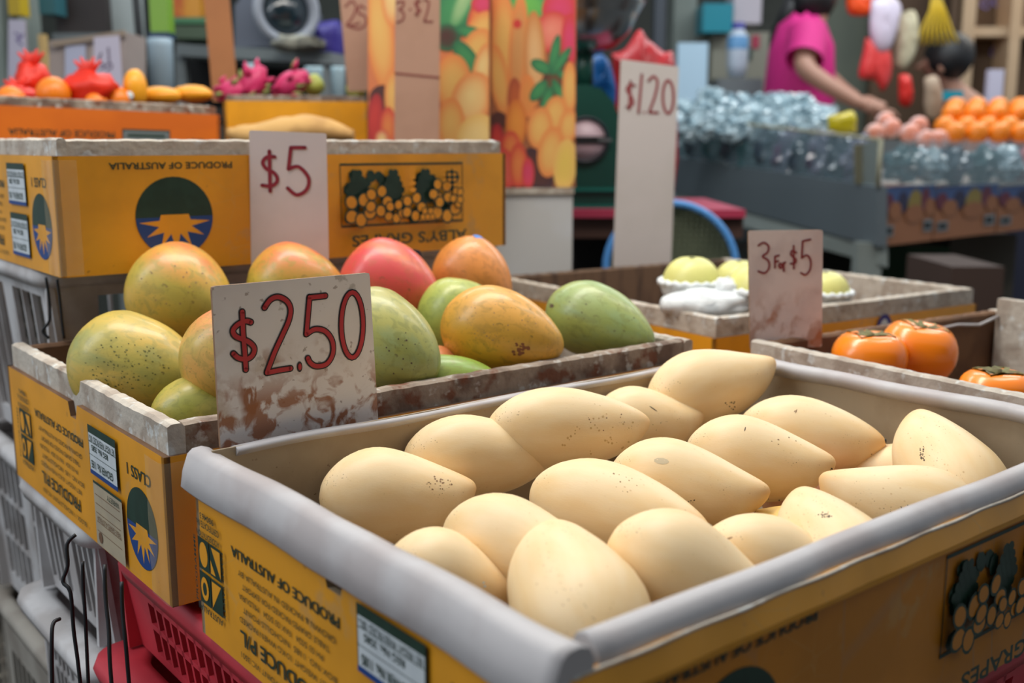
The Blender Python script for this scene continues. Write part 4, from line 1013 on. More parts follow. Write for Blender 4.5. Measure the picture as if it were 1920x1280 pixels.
b = MB(); c0 = at(930, 356, 2.14); c1 = at(1072, 540, 2.14); b.box((c0.x, 2.14, 0), (c1.x, 2.36, c0.z), mat('white_box_board', (184, 186, 188), .6, .5, (172, 168, 160), scale=5)); o = one('white_box', 'tall white box carrying the banana-print carton, left of the dark gap', 'box', b)
b = MB(); b.box((c0.x-.002, 2.135, c0.z-.008), (c1.x+.002, 2.365, c0.z+.003), mat('worn_white_rim', (176, 168, 156), .8, .6, (120, 100, 84), scale=40)); b.build('lid_edge', o, world=False).data.transform(Matrix.Translation(-o.location))

# green weighing scale
GS = mat('dark_green_enamel', (14, 66, 56), .35, .4, (10, 48, 42), scale=4)
STEEL = mat('brushed_steel', (170, 176, 180), .22, metal=1)
Ysc = 2.62
rs = thing('weighing_scale', 'dark green dial weighing scale with a steel bowl, left of the $1.20 sign', 'scale', at(1115, 392, Ysc)+Vector((0, .1, 0)))
b = MB()
pts = [at(x, y, Ysc) for x, y in [(1040, 392), (1176, 392), (1172, 340), (1166, 230), (1150, 190), (1128, 166), (1100, 158), (1070, 160), (1045, 190), (1040, 300)]]
b.prism(pts, (0, .12, 0), GS); b.build('housing', rs)
b = MB()
for y0 in (352, 384): b.box(tuple(at(1036, y0+6, Ysc-.012)), tuple(at(1180, y0, Ysc-.004)+Vector((0, 0, 0))), mat('teal_green_enamel', (18, 104, 92), .35))
b.build('base_ribs', rs)
b = MB(); c = at(1098, 262, Ysc-.002)
b.lathe(c, [(.056, 0), (.056, .010), (.050, .012), (.048, .004), (0, .004)], mat('black_bezel', (30, 34, 44), .4), (0, -1, 0)); b.build('dial_bezel', rs)
b = MB(); b.lathe(c, [(.047, .0045), (.047, .006), (0, .006)], mat('pinkish_dial_face', (206, 178, 186), .4), (0, -1, 0)); b.build('dial_face', rs)
b = MB(); b.box((c.x-.036, c.y-.010, c.z-.010), (c.x+.046, c.y-.007, c.z+.008), BLACK); b.box((c.x+.03, c.y-.013, c.z-.004), (c.x+.062, c.y-.010, c.z+.003), STEEL); tag(b.build('pointer', rs), 'black bar with steel pointer')
b = MB(); b.tube([at(1096, 160, Ysc+.05), at(1096, 95, Ysc+.05)], .022, GS, 12); b.build('neck', rs)
b = MB(); c = at(1096, 100, Ysc+.05); b.lathe(c, [(.02, 0), (.07, .012), (.105, .045), (.125, .085), (.140, .118), (.146, .120), (.142, .114), (.12, .078), (.09, .035), (0, .012)], STEEL, seg=36); b.build('bowl', rs)
REDT = mat('pink_red_table_edge', (170, 50, 78), .5)
t = thing('red_edged_table', 'low table with a pink-red edge carrying the weighing scale', 'table', (.5, 2.8, 0))
b = MB(); a0, a1 = at(1040, 408, 2.55), at(1398, 393, 2.55); b.box((a0.x, 2.55, a0.z), (a1.x, 3.1, a1.z), REDT); b.build('table_top', t)
for x in (a0.x+.03, a1.x-.03):
    b = MB(); b.box((x-.02, 2.6, 0), (x+.02, 2.64, a0.z), SHADE); b.build('leg', t)
b = MB(); b.box((a0.x, 2.57, a0.z-.05), (a1.x, 2.6, a0.z), mat('brown_apron', (70, 44, 34), .7)); b.build('apron', t)
# bags behind the scale
def bag(name, label, px, Y, m, th=.05, group=None, sub=2, cat='bag'):
    """soft bag outlined by points, puffed in depth"""
    pts = crom(px+[px[0]], 3)[:-1]; cx = sum(p[0] for p in pts)/len(pts); cy = sum(p[1] for p in pts)/len(pts); b = MB(); R = []
    for s_, k in ((-1, .25), (-.9, .6), (-.5, .88), (0, 1), (.5, .88), (.9, .6), (1, .25)):
        R.append([at(cx+(x-cx)*k, cy+(y-cy)*k, Y)+Vector((0, s_*th+.010*noise.noise(Vector((x*.06, y*.06, s_))), 0)) for x, y in pts])
    b.loft(R, m); return one(name, label, cat, b, group)
bag('red_bag', 'red cloth peak hanging behind the $1.20 sign', [(1146, 100), (1172, 92), (1198, 55), (1216, 75), (1245, 98), (1266, 120), (1262, 374), (1170, 374), (1152, 150)], 2.95, mat('red_plastic_bag', (196, 34, 40), .4))
bag('blue_bag', 'bright blue bag between the scale and the red cloth', [(1104, 108), (1130, 102), (1148, 130), (1156, 175), (1150, 205), (1128, 190), (1106, 160)], 2.85, mat('blue_plastic_bag', (0, 104, 180), .4), .03)
bag('pink_bag', 'crimson bag above the steel bowl', [(1100, -20), (1180, -20), (1184, 12), (1170, 24), (1110, 20)], 3.1, mat('crimson_bag', (156, 20, 60), .5), .04)
# blue rimmed mesh basket
rb = thing('mesh_basket', 'green mesh basket with thick light blue rim, leaning right of the $1.20 sign', 'basket', at(1262, 520, 2.45))
c = at(1258, 505, 2.45); b = MB(); Rr = .150
b.tube([c+Vector((Rr*math.sin(2*PI*i/40), .02*math.cos(2*PI*i/40), Rr*math.cos(2*PI*i/40))) for i in range(41)], .0085, mat('light_blue_plastic', (84, 148, 214), .35), 8, False); b.build('rim', rb)
b = MB(); MG = mat('grey_green_mesh', (128, 138, 112), .6)
for i in range(-11, 12):
    x = i*.0125; h_ = math.sqrt(Rr*Rr-x*x)
    b.tube([c+Vector((x, .03, -h_)), c+Vector((x, .06, 0)), c+Vector((x, .03, h_))], .0016, MG, 4); b.tube([c+Vector((-h_, .03, x)), c+Vector((0, .063, x)), c+Vector((h_, .03, x))], .0016, MG, 4)
b.lathe(c+Vector((0, .07, 0)), [(Rr*.97, -.03), (Rr*.9, .01), (Rr*.5, .03), (0, .035)], mat('grey_green_plastic', (96, 104, 84), .6), (0, 1, 0)); b.build('mesh', rb)

# ------------------------------------------------------------------ left background
t = thing('back_counter', 'dark counter hidden behind the orange and yellow cartons, carrying the white cards and cups', 'counter', (-.9, 2.7, 0))
b = MB(); b.box((-1.55, 2.45, 1.27), (-.36, 2.96, 1.30), SHADE); b.build('counter_top', t)
for x in (-1.5, -.42): b = MB(); b.box((x-.02, 2.66, 0), (x+.02, 2.70, 1.27), SHADE); b.build('leg', t)
def pb(name, label, cat, x0, y0, x1, y1, Y, depth, m, group=None, to_floor=False, bev=None):
    b = pxbox(x0, y0, x1, y1, Y, depth, m)
    if to_floor:
        for v in b.v:
            if v.z < at((x0+x1)/2, (y0+y1)/2, Y).z: v.z = 0
    return one(name, label, cat, b, group)
def addpx(o, name, x0, y0, x1, y1, Y, depth, m, label=None):
    b = pxbox(x0, y0, x1, y1, Y, depth, m); c = b.build(name, o, world=False); c.data.transform(Matrix.Translation(-o.location)); return tag(c, label)
POST = mat('grey_green_post', (140, 148, 140), .6, .4, (116, 124, 118), scale=3)
for x0, x1, lab in ((-60, 12, 'grey-green post at the left frame edge'), (44, 66, 'slim grey-green post right of the white scrawled card'), (200, 236, 'pale grey post right of the dark screen'), (236, 262, 'bluish grey post beside the black pole')):
    pb('post', lab, 'post', x0, -60, x1, 420, 3.3, .08, POST if x0 < 200 else PALE, 'posts behind the left stall', True)
b = MB(); b.tube([at(252, -40, 3.0), at(264, 100, 2.98), at(276, 180, 2.96), Vector((at(280, 420, 2.98).x, 2.98, 0))], .011, BLACK, 8); one('black_pole', 'black pole leaning left of the green and white jars', 'pole', b)
sc = pb('dark_screen', 'dark brown screen panel behind the white cards', 'screen', 102, -60, 198, 64, 3.2, .04, mat('dark_brown_panel', (48, 40, 38), .5)); addpx(sc, 'frame', 98, 62, 204, 74, 3.19, .05, GREYM)
cb = thing('standing_carton', 'pale carton standing behind the netted oranges', 'carton', at(170, 209, 2.62)); b = MB()
slab(b, [at(92, 76, 2.6), at(236, 60, 2.6), at(236, 209, 2.6), at(92, 209, 2.6)], .14, mat('pinkish_grey_board', (164, 150, 144), .7, .4, (146, 134, 128), scale=6)); b.build('body', cb)
b = MB(); slab(b, [at(122, 86, 2.592), at(160, 84, 2.592), at(160, 210, 2.592), at(122, 210, 2.592)], .004, mat('lilac_white_paper', (178, 182, 204), .6)); b.build('paper_sheet', cb)
b = MB(); slab(b, [at(94, 78, 2.585), at(232, 56, 2.585), at(236, 66, 2.585), at(98, 88, 2.585)], .006, mat('tan_board_edge', (150, 134, 118), .7)); b.build('top_flap', cb)
LIL = mat('lilac_white_card', (190, 186, 204), .6)
plane_sign('price_sign', 'white card with a faint violet scrawl at the far left', (16, 36), (48, 38), (56, 213), (14, 213), 2.75, LIL, [('c', [(28, 62), (36, 66), (34, 78), (42, 84)]), ('c', [(30, 74), (38, 72), (44, 64)])], .004, sm=mat('violet_marker', (110, 96, 150), .6))
plane_sign('price_sign', 'white card with grey handwriting behind the large red net bag', (176, 70), (224, 66), (234, 207), (174, 207), 2.5, LIL, [('c', [(190, 100), (186, 114), (196, 124), (188, 130)]), ('l', [(203, 90), (205, 115)]), ('c', [(198, 124), (206, 118), (210, 126), (200, 132)])], .004, sm=mat('grey_violet_marker', (92, 76, 104), .6))
pb('yellow_bag', 'yellow packet hanging at the top left', 'packet', 14, -30, 36, 28, 3.0, .06, mat('dull_yellow_plastic', (190, 160, 30), .4))
pb('teal_box', 'small teal box left of the dark screen', 'box', 72, -20, 102, 26, 3.1, .08, mat('dim_teal', (44, 96, 104), .5))
pb('wooden_stick', 'short pale wooden strip below the teal box', 'stick', 72, 64, 84, 100, 3.0, .02, mat('pale_wood', (204, 170, 110), .6), to_floor=True)
jr = pb('storage_jar', 'green and clear storage jar on the white bin', 'jar', 280, -30, 314, 62, 2.86, .05, mat('lime_green_plastic', (130, 176, 54), .35)); addpx(jr, 'base_ring', 278, 60, 316, 70, 2.855, .06, mat('dark_blue_plastic', (30, 56, 90), .4))
def tub(name, label, cat, x0, y0, x1, y1, Y, m, tp=.9, group=None, to_floor=False):
    a = at(x0, y1, Y); c = at(x1, y1, Y); zt = at(x0, y0, Y).z; r = (c.x-a.x)/2; b = MB(); z0 = 1.302
    b.lathe(((a.x+c.x)/2, Y+r, z0), [(0, 0), (r*tp, 0), (r*.99, (zt-z0)*.9), (r, zt-z0), (r*.9, zt-z0), (r*.88, (zt-z0)*.9), (0, (zt-z0)*.88)], m, seg=24)
    return one(name, label, cat, b, group)
tub('white_bin', 'tall bluish white bin under the green jar', 'bin', 276, 70, 322, 190, 2.84, mat('bluish_white_plastic', (160, 180, 192), .5), .95, None, True)
for x0, y0, x1, y1, m, lab in ((318, 32, 386, 44, mat('green_tray', (70, 120, 84), .5), 'green tray beneath the red packets'), (318, 48, 386, 72, mat('dim_green_crate', (70, 86, 66), .6), 'dim green crate under the green tray')):
    pb('tray', lab, 'tray', x0, y0, x1, y1, 3.2, .25, m)
pb('red_packet', 'red packets on the green tray', 'packet', 316, -20, 374, 32, 3.2, .15, mat('red_orange_packet', (176, 56, 30), .4, .8, (210, 150, 40), scale=9))
mt = thing('metal_bench', 'grey metal bench carrying the round grey fan', 'bench', at(480, 300, 3.15)); b = MB(); slab(b, [at(330, 82, 3.15), at(622, 98, 3.0), at(622, 120, 3.0), at(330, 104, 3.15)], .5, GREYM); b.build('bench_top', mt)
for x in (346, 612):
    Yx = 3.17 if x < 400 else 3.02; b = pxbox(x-10, 100, x+8, 400, Yx, .04, GREYM)
    for v in b.v:
        if v.z < 1.3: v.z = 0
    b.build('leg', mt)
pb('shade_box', 'black box standing in for shade under the metal bench', 'box', 352, 110, 600, 215, 3.45, .3, BLACK)  # near-black block takes the place of shade below the bench top
b = MB(); slab(b, [at(381, -14, 2.45), at(428, -14, 2.45), at(447, 190, 2.45), at(399, 190, 2.45)], .006, CARDO); one('cardboard_strip', 'tan cardboard strip leaning between the orange and the yellow carton', 'cardboard', b)
fn = thing('round_fan', 'grey box fan with a round dark glass face on the metal bench', 'fan', at(505, 92, 3.1)); b = MB()
pts = [at(x, y, 3.12) for x, y in [(440, 88), (440, 10), (466, -22), (540, -28), (574, 10), (574, 70), (552, 90)]]; b.prism(pts, (0, .25, 0), mat('slate_grey_housing', (96, 102, 116), .45)); b.build('housing', fn)
c = at(533, 22, 3.08); ax = (.42, -.9, 0)
b = MB(); b.lathe(c, [(.068, -.04), (.088, .0), (.092, .03), (.082, .045), (.066, .03), (.064, .0)], mat('silver_ring', (164, 170, 182), .35), ax, 36); b.build('ring', fn)
b = MB(); b.lathe(c, [(.066, .012), (.05, .03), (.02, .038), (0, .039)], mat('dark_teal_glass', (24, 42, 50), .12, coat=1), ax, 32); b.build('glass_face', fn)
b = MB(); b.ball(at(560, 82, 2.98), (.072, .05, .022), mat('dirty_rag', (148, 146, 132), .9, .7, (84, 84, 78), scale=30), 20, 10, jit=.5, seed=4, js=3); one('rag', 'crumpled grey rag on the end of the metal bench', 'cloth', b)
bag('purple_bag', 'deep purple bag hanging right of the fan', [(584, 44), (612, 40), (640, 44), (642, 118), (612, 116), (590, 100)], 3.3, mat('deep_purple_plastic', (40, 24, 120), .5), .04)
for x0, y0, x1, y1, lab in ((456, 118, 478, 160, 'pale cup behind the dragon fruit'), (570, 124, 604, 190, 'pale blue cup under the bench, left of its leg'), (620, 124, 646, 190, 'pale green-white cup right of the bench leg')):
    tub('pale_cup', lab, 'cup', x0, y0, x1, y1, 2.8, mat('pale_blue_cup', (160, 186, 196), .5), .85, 'pale cups behind the yellow carton')

# ------------------------------------------------------------------ right background stall
COLD = mat('blue_grey_panel', (96, 106, 112), .45, .3, (104, 112, 116), scale=1.2)
BEI = mat('grey_beige_board', (134, 142, 138), .6, .5, (120, 126, 120), scale=2)
GLS = mat('clear_acrylic', (150, 175, 185), .08, alpha=.22, coat=.6)
st = thing('fruit_stall', 'long stall with blue-grey front panel and clear plastic sides, right background', 'stall', (1.5, 4.2, 0))
YA, YB = 5.0, 3.05
b = MB(); slab(b, [at(1225, 288, YA+.2), at(1645, 350, YB), at(1645, 462, YB), at(1225, 350, YA+.2)], .03, COLD); b.build('front_panel', st)
b = MB(); slab(b, [at(1225, 345, YA+.25), at(1648, 458, YB+.02), at(1648, 496, YB+.02), at(1420, 432, 3.9), at(1225, 392, YA+.25)], .03, BEI); b.build('lower_board', st)
b = pxbox(1604, 455, 1650, 640, YB+.03, .05, BEI)
for v in b.v:
    if v.z < .8: v.z = 0
b.build('leg', st)
b = MB(); slab(b, [at(1225, 212, YA+.2), at(1650, 262, YB), at(1650, 350, YB), at(1225, 288, YA+.2)], .006, GLS); b.build('side_pane', st)
b = MB(); slab(b, [at(1650, 262, YB), at(1990, 266, 3.6), at(1990, 345, 3.6), at(1650, 348, YB)], .006, GLS); b.build('side_pane', st)
b = MB(); b.tube([at(1652, 262, YB), at(1646, 352, YB)], .007, mat('cream_corner_strip', (150, 148, 124), .5), 8); b.tube([at(1225, 212, YA+.2), at(1652, 262, YB)], .005, MATS['cream_corner_strip'], 8); b.build('edge_trim', st)
b = MB(); tl, tr, br_, bl_ = at(1225, 296, YA+.3), at(1648, 354, YB+.04), at(1990, 350, 3.62), at(1560, 290, 5.2)
zb_ = lambda y: 1.085+(y-3.05)*.03
bl_ = Vector((.93, tl.y, 0))
b.prism([Vector((x, y, zb_(y))) for x, y in ((tl.x, tl.y), (tr.x, tr.y), (br_.x, br_.y), (br_.x, 4.35), (1.22, 4.35), (bl_.x, bl_.y))], (0, 0, -.03), GREYD); b.build('stall_bed', st)
for p in (tl, br_, bl_): b = MB(); b.box((p.x-.03, p.y-.06, 0), (p.x+.03, p.y, zb_(p.y)-.02), BEI); b.build('leg', st)
# printed cartons under the right pane
PCB = mat('brown_fruit_carton', (150, 96, 60), .6, .4, (136, 84, 52), scale=6)
for i, (x0, x1) in enumerate(((1652, 1748), (1750, 1866), (1868, 1986))):
    f0 = (x0-1650)/340; f1 = (x1-1650)/340; Y0 = YB+.02+.55*f0; Y1 = YB+.02+.55*f1
    ys = lambda x, top: (350 if top else 462-(x-1650)*.118)
    r_ = thing('printed_carton', ['brown printed fruit carton at the stall corner', 'brown printed fruit carton in the middle of the stall side', 'brown printed fruit carton at the right frame edge'][i], 'carton', at((x0+x1)/2, 455, (Y0+Y1)/2), 0, 'brown printed cartons along the stall side')
    P4 = [at(x0, ys(x0, 1), Y0), at(x1, ys(x1, 1), Y1), at(x1, ys(x1, 0), Y1), at(x0, ys(x0, 0), Y0)]
    b = MB(); b.prism(P4, (.03, .28, 0), PCB)
    f = Face(P4[3], P4[2]-P4[3], (0, 0, 1)); w = (P4[2]-P4[3]).length; h = (P4[0]-P4[3]).length
    if f.n.y > 0: f.n = -f.n
    f.rect(b, 0, h*.72, w, h*.99, mat('dusky_blue_print', (52, 78, 126), .5))
    for k, (u, v_, ru, rv, m) in enumerate(((.08, .72, .09, .16, 'maroon'), (.36, .72, .10, .18, 'navy'), (.60, .66, .14, .26, 'olive'), (.80, .74, .09, .2, 'maroon'), (.22, .58, .12, .16, 'board'), (.95, .6, .10, .16, 'board'), (.60, .50, .18, .16, 'board'))):
        mm = {'maroon': mat('maroon_print', (94, 20, 44), .5), 'navy': mat('navy_print', (30, 24, 60), .5), 'olive': mat('olive_print', (136, 116, 44), .5), 'board': PCB}[m]
        f.disc(b, w*min(max(u, ru), 1-ru), h*v_, w*ru, h*rv, mm, 14)
    b.build('body', r_)
    l = MB(); f.k = 40; f.rect(l, w*.03, h*.16, w*.20, h*.34, GREYM); f.rect(l, w*.05, h*.20, w*.18, h*.30, BLACK)
    l.build('paper_label', r_)
    l = MB(); f.rect(l, w*.78, h*.18, w*.96, h*.38, GREYM); f.rect(l, w*.80, h*.22, w*.93, h*.33, BLACK); l.build('paper_label', r_)
# heap of shiny bags
BAGM = mat('glossy_clear_bag', (206, 226, 232), .12, .9, (104, 134, 146), scale=22, coat=1, bump=.9, bscale=45, lo=.40, hi=.58)
DKB = mat('dim_bagged_grapes', (52, 70, 82), .16, .9, (56, 44, 62), scale=9, coat=.8, bump=.8, bscale=26)
TLB = mat('bagged_green_grapes', (60, 96, 100), .14, .9, (36, 66, 70), scale=9, coat=.8, bump=.8, bscale=26)
def crumple(cx, cy, Y, rx, rz, m, seed, ry=None):
    b = MB(); b.ball(at(cx, cy, Y), (rx, ry or rx, rz), m, 22, 14, jit=.55, seed=seed, js=2.6, flat=True); return b
k = 0
for row, (yy, xs, Yr) in enumerate(((236, range(1262, 1560, 40), 3.95), (212, range(1285, 1545, 42), 4.15), (190, range(1330, 1530, 44), 4.3))):
    for x in xs:
        k += 1; Yk = Yr-(x-1262)/300*.5+.35
        tag(crumple(x+random.uniform(-8, 8), yy+random.uniform(-5, 5)+(x-1262)*.03, Yk, .062, .046, BAGM, k).build('fruit_bag'), 'clear plastic bag of fruit in the glittering heap on the blue-grey stall', 'fruit bag', 'clear plastic bags heaped on the stall')
k = 0
for x in range(1275, 1648, 34):
    k += 1; t_ = (x-1225)/425; Yk = 1/((1-t_)/(YA+.2)+t_/YB)+.12; ytop = 212+50*t_; ybot = 288+62*t_
    m = (DKB, TLB)[k % 2] if x < 1450 else (DKB, mat('lilac_bagged_fruit', (112, 112, 134), .2, .8, (70, 56, 72), scale=8, coat=.8, bump=.6, bscale=20))[k % 2]
    hh = (ybot-ytop)/2/2008*Yk*1.02
    tag(crumple(x, (ytop+ybot)/2+6, Yk, .055, hh, m, k+40, .06).build('grape_bag'), 'dim bag of grapes pressed against the clear side above the blue-grey panel', 'grape bag', 'bags of grapes behind the clear side')
k = 0
for x, m, lab in ((1690, TLB, 'bag of dark green fruit nearest the stall corner'), (1738, BAGM, 'bright crinkled bag right of the stall corner'), (1785, DKB, 'dim bag in the middle of the right clear side'), (1838, TLB, 'teal bag of fruit in the right clear side'), (1885, BAGM, 'pale bag near the right frame edge'), (1925, mat('red_white_bag', (190, 90, 90), .2, .8, (200, 190, 196), scale=14, coat=.8), 'red and white bag at the right frame edge')):
    k += 1; Yk = YB+.55*(x-1650)/340+.12; tag(crumple(x, 308, Yk, .055, .052, m, k+80, .06).build('fruit_bag'), lab, 'fruit bag', 'bags behind the right clear side')
b = MB(); slab(b, [at(1604, 272, YB+.10), at(1650, 262, YB+.12), at(1648, 352, YB+.12), at(1606, 345, YB+.10)], .01, mat('olive_paper_fold', (110, 106, 84), .6)); one('paper_fold', 'folded olive paper upright inside the stall corner', 'paper', b)
bag('yellow_packet', 'yellow crumpled packet right of the glittering heap', [(1552, 218), (1578, 212), (1600, 208), (1606, 235), (1600, 252), (1556, 250)], 3.7, mat('bright_yellow_plastic', (206, 186, 22), .3), .04)
# oranges and peaches
k = 0
OR2 = mat('bright_orange_peel', (244, 136, 14), .35, .5, (232, 110, 12), scale=4)
for yy, xs, Yr in ((252, range(1790, 1935, 42), 3.75), (240, range(1772, 1930, 40), 3.95), (216, range(1786, 1930, 42), 4.0), (204, range(1792, 1930, 40), 4.2)):
    for x in xs:
        k += 1; ball_at('orange', 'orange in the pile below the wooden shelf frame', 'orange', x, yy-2, Yr, .039, OR2, 'oranges piled at the right', jit=.02)
PCH = mat('netted_pink_fruit', (226, 140, 112), .35, .9, (232, 196, 190), scale=30)
for x, y in ((1640, 250), (1672, 240), (1706, 250), (1738, 262), (1660, 228), (1722, 236), (1760, 262)):
    ball_at('pink_fruit', 'pinkish netted fruit between the yellow packet and the oranges', 'fruit', x, y, 3.75+(250-y)*.008, .034, PCH, 'netted pink fruits', jit=.06)
# white foam boards and price boards far right
pb('white_board', 'pale blue-white foam board left of the glittering heap', 'board', 1270, 80, 1326, 196, 4.9, .05, mat('pale_blue_white_foam', (176, 204, 222), .6), to_floor=True)
pb('grey_pillar', 'grey-green pillar right of the red cloth', 'pillar', 1262, -80, 1304, 300, 5.6, .2, POST, to_floor=True)
pb('dark_pole', 'slate pole between the red cloth and the pillar', 'pole', 1226, -80, 1246, 300, 5.2, .1, mat('slate_pole', (70, 76, 84), .5), to_floor=True)
pb('teal_bin', 'teal plastic bin on the beige cabinet', 'bin', 1318, 6, 1374, 60, 5.4, .2, TEAL)
cab = pb('beige_cabinet', 'beige cabinet behind the blue-capped bottle', 'cabinet', 1334, 60, 1442, 158, 5.5, .4, mat('beige_cabinet_paint', (146, 144, 128), .6, .4, (132, 130, 116), scale=3), to_floor=True)
addpx(cab, 'red_sticker', 1410, 66, 1424, 90, 5.49, .006, REDT); addpx(cab, 'green_sticker', 1400, 92, 1410, 112, 5.49, .006, mat('dark_teal_sticker', (24, 60, 54), .6))
pb('white_parcel', 'white parcel on the beige cabinet beside the teal bin', 'parcel', 1376, -20, 1428, 44, 5.45, .2, mat('pinkish_white_paper', (196, 188, 196), .6))
bt = thing('plastic_bottle', 'white and light blue bottle with violet-blue cap before the beige cabinet', 'bottle', at(1381, 146, 5.2)); b = MB(); c = at(1381, 146, 5.2)
b.lathe(c, [(0, 0), (.040, .003), (.048, .06), (.050, .12), (.046, .19), (.03, .215), (.022, .23)], mat('bluish_white_plastic_bottle', (196, 208, 222), .35)); b.build('body', bt)
b = MB(); b.lathe(c, [(.0505, .13), (.0510, .135), (.0485, .185), (.047, .19)], mat('light_blue_label', (110, 166, 214), .4)); b.build('label_band', bt)
b = MB(); b.lathe(c, [(.030, .222), (.030, .250), (0, .252)], mat('violet_blue_cap', (54, 56, 150), .4)); b.build('cap', bt)
pb('side_table', 'narrow table carrying the bottle before the beige cabinet', 'table', 1345, 147, 1430, 160, 5.12, .25, GREYM, to_floor=True)
WDF = mat('pale_shelf_wood', (196, 168, 136), .6, .4, (180, 150, 118), scale=5)
WDB = mat('brown_shelf_back', (96, 74, 54), .8, .6, (78, 60, 46), scale=2)
sh = thing('wooden_shelf', 'pale wooden shelf frame with brown backs and violet scrawl', 'shelf', (2.9, 5.75, 0))
b = MB(); a0 = at(1645, -60, 5.8); a1 = at(2000, 300, 5.8); b.box((a0.x, 5.8, 0), (a1.x, 5.85, a0.z), WDB); b.build('back_board', sh)
for x0, x1, m in ((1776, 1788, WDB), (1798, 1822, WDF), (1888, 1908, WDF)):
    b = pxbox(x0, -60, x1, 330, 5.62, .18, m)
    for v in b.v:
        if v.z < 1.2: v.z = 0
    b.build('upright', sh)
b = pxbox(1812, 50, 2000, 68, 5.64, .16, WDF); b.build('crossbar', sh)
b = MB(); f = Face(at(1840, 260, 5.795), (1, 0, 0), (0, 0, 1)); VI2 = mat('violet_chalk', (138, 126, 190), .6)
for (x, y, r) in ((1848, 8, 9), (1872, 4, 10), (1874, 80, 9), (1868, 98, 11)):
    o_ = at(x, y, 5.795)-f.o; ribbon(b, [(o_.x+r*.0028*math.cos(k*.7), o_.z+r*.0028*(.6+.4*(k % 2))*math.sin(k*.7)) for k in range(9)], .009, .001, f, VI2, False)
    b.build('violet_scrawl', sh); b = MB()
pb('white_strip', 'pale lilac upright strip behind the oranges', 'board', 1852, 130, 1880, 214, 4.6, .03, LIL, to_floor=True)
pb('teal_tray', 'teal tray edge behind the oranges', 'tray', 1768, 170, 1806, 188, 4.7, .1, TEAL)
pb('partition', 'grey-green panel behind the person in pink', 'panel', 1536, -80, 1644, 230, 5.9, .05, mat('grey_green_panel', (104, 110, 96), .7, .5, (90, 98, 88), scale=2), to_floor=True)
for o_, pts, Y, m, lab in (
 ('hanging_bag', [(1584, -20), (1640, -20), (1640, 20), (1620, 30), (1590, 24)], 4.9, mat('vivid_orange_bag', (240, 84, 30), .35), 'orange carrier bag at the top, right of the person in pink'),
 ('hanging_bag', [(1624, 70), (1645, 75), (1668, 90), (1672, 140), (1655, 172), (1640, 150), (1610, 145), (1618, 100)], 4.8, mat('coral_red_bag', (216, 62, 60), .35), 'coral red plastic bag hanging below the white one'),
 ('hanging_bag', [(1634, 0), (1665, -10), (1690, 10), (1684, 50), (1668, 92), (1646, 98), (1630, 60)], 4.78, mat('lilac_white_bag', (208, 196, 212), .35), 'lilac white carrier bag hanging above the coral one'),
 ('hanging_bag', [(1690, 25), (1715, 20), (1724, 60), (1716, 100), (1696, 130), (1676, 120), (1682, 70)], 4.9, mat('cream_net_bag', (206, 196, 164), .6, .6, (150, 136, 110), scale=20), 'cream bag hanging left of the yellow tassel'),
 ('hanging_bag', [(1686, 140), (1706, 142), (1712, 180), (1704, 200), (1686, 192)], 4.6, mat('strong_red_packet', (206, 36, 26), .4), 'red packet low behind the netted fruits'),
 ('paper_packet', [(1735, 145), (1760, 146), (1764, 215), (1736, 215)], 4.3, mat('tan_paper', (166, 144, 122), .7), 'tan paper packet below the dark-haired head')):
    bag(o_, lab, pts, Y, m, .03, 'hanging bags' if o_ == 'hanging_bag' else None)
rl = MB(); rl.tube([at(1560, -34, 4.85), at(1800, -34, 4.85)], .012, GREYM, 8); one('hanging_rail', 'grey rail at the top from which the bags hang', 'rail', rl)
ys = MB()
for i in range(8):
    x = 1732+i*8; ys.tube([at(1752, -30, 4.9), at(1744+i*4, 20, 4.9), at(x-4, 55, 4.9), at(1720+i*11, 84, 4.9)], [.003, .0045, .005, .006], mat('yellow_string', (216, 180, 40), .5), 6)
one('yellow_tassel', 'yellow net bag spreading above the dark-haired head', 'net', ys)

# ------------------------------------------------------------------ under the stalls, right
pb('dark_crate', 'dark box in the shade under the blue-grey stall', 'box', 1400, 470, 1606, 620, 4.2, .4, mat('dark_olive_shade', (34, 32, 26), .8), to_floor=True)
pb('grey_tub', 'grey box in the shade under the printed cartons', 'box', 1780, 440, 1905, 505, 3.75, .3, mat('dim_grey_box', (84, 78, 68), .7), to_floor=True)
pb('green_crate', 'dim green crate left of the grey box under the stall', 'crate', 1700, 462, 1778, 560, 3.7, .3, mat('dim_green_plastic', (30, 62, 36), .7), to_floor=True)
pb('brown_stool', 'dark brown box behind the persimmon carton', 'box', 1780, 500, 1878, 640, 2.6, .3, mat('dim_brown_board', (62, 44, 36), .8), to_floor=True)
pb('dark_cabinet', 'dark cabinet in the gap left of the $1.20 sign', 'cabinet', 1072, 425, 1180, 520, 2.75, .3, BLACK, to_floor=True)

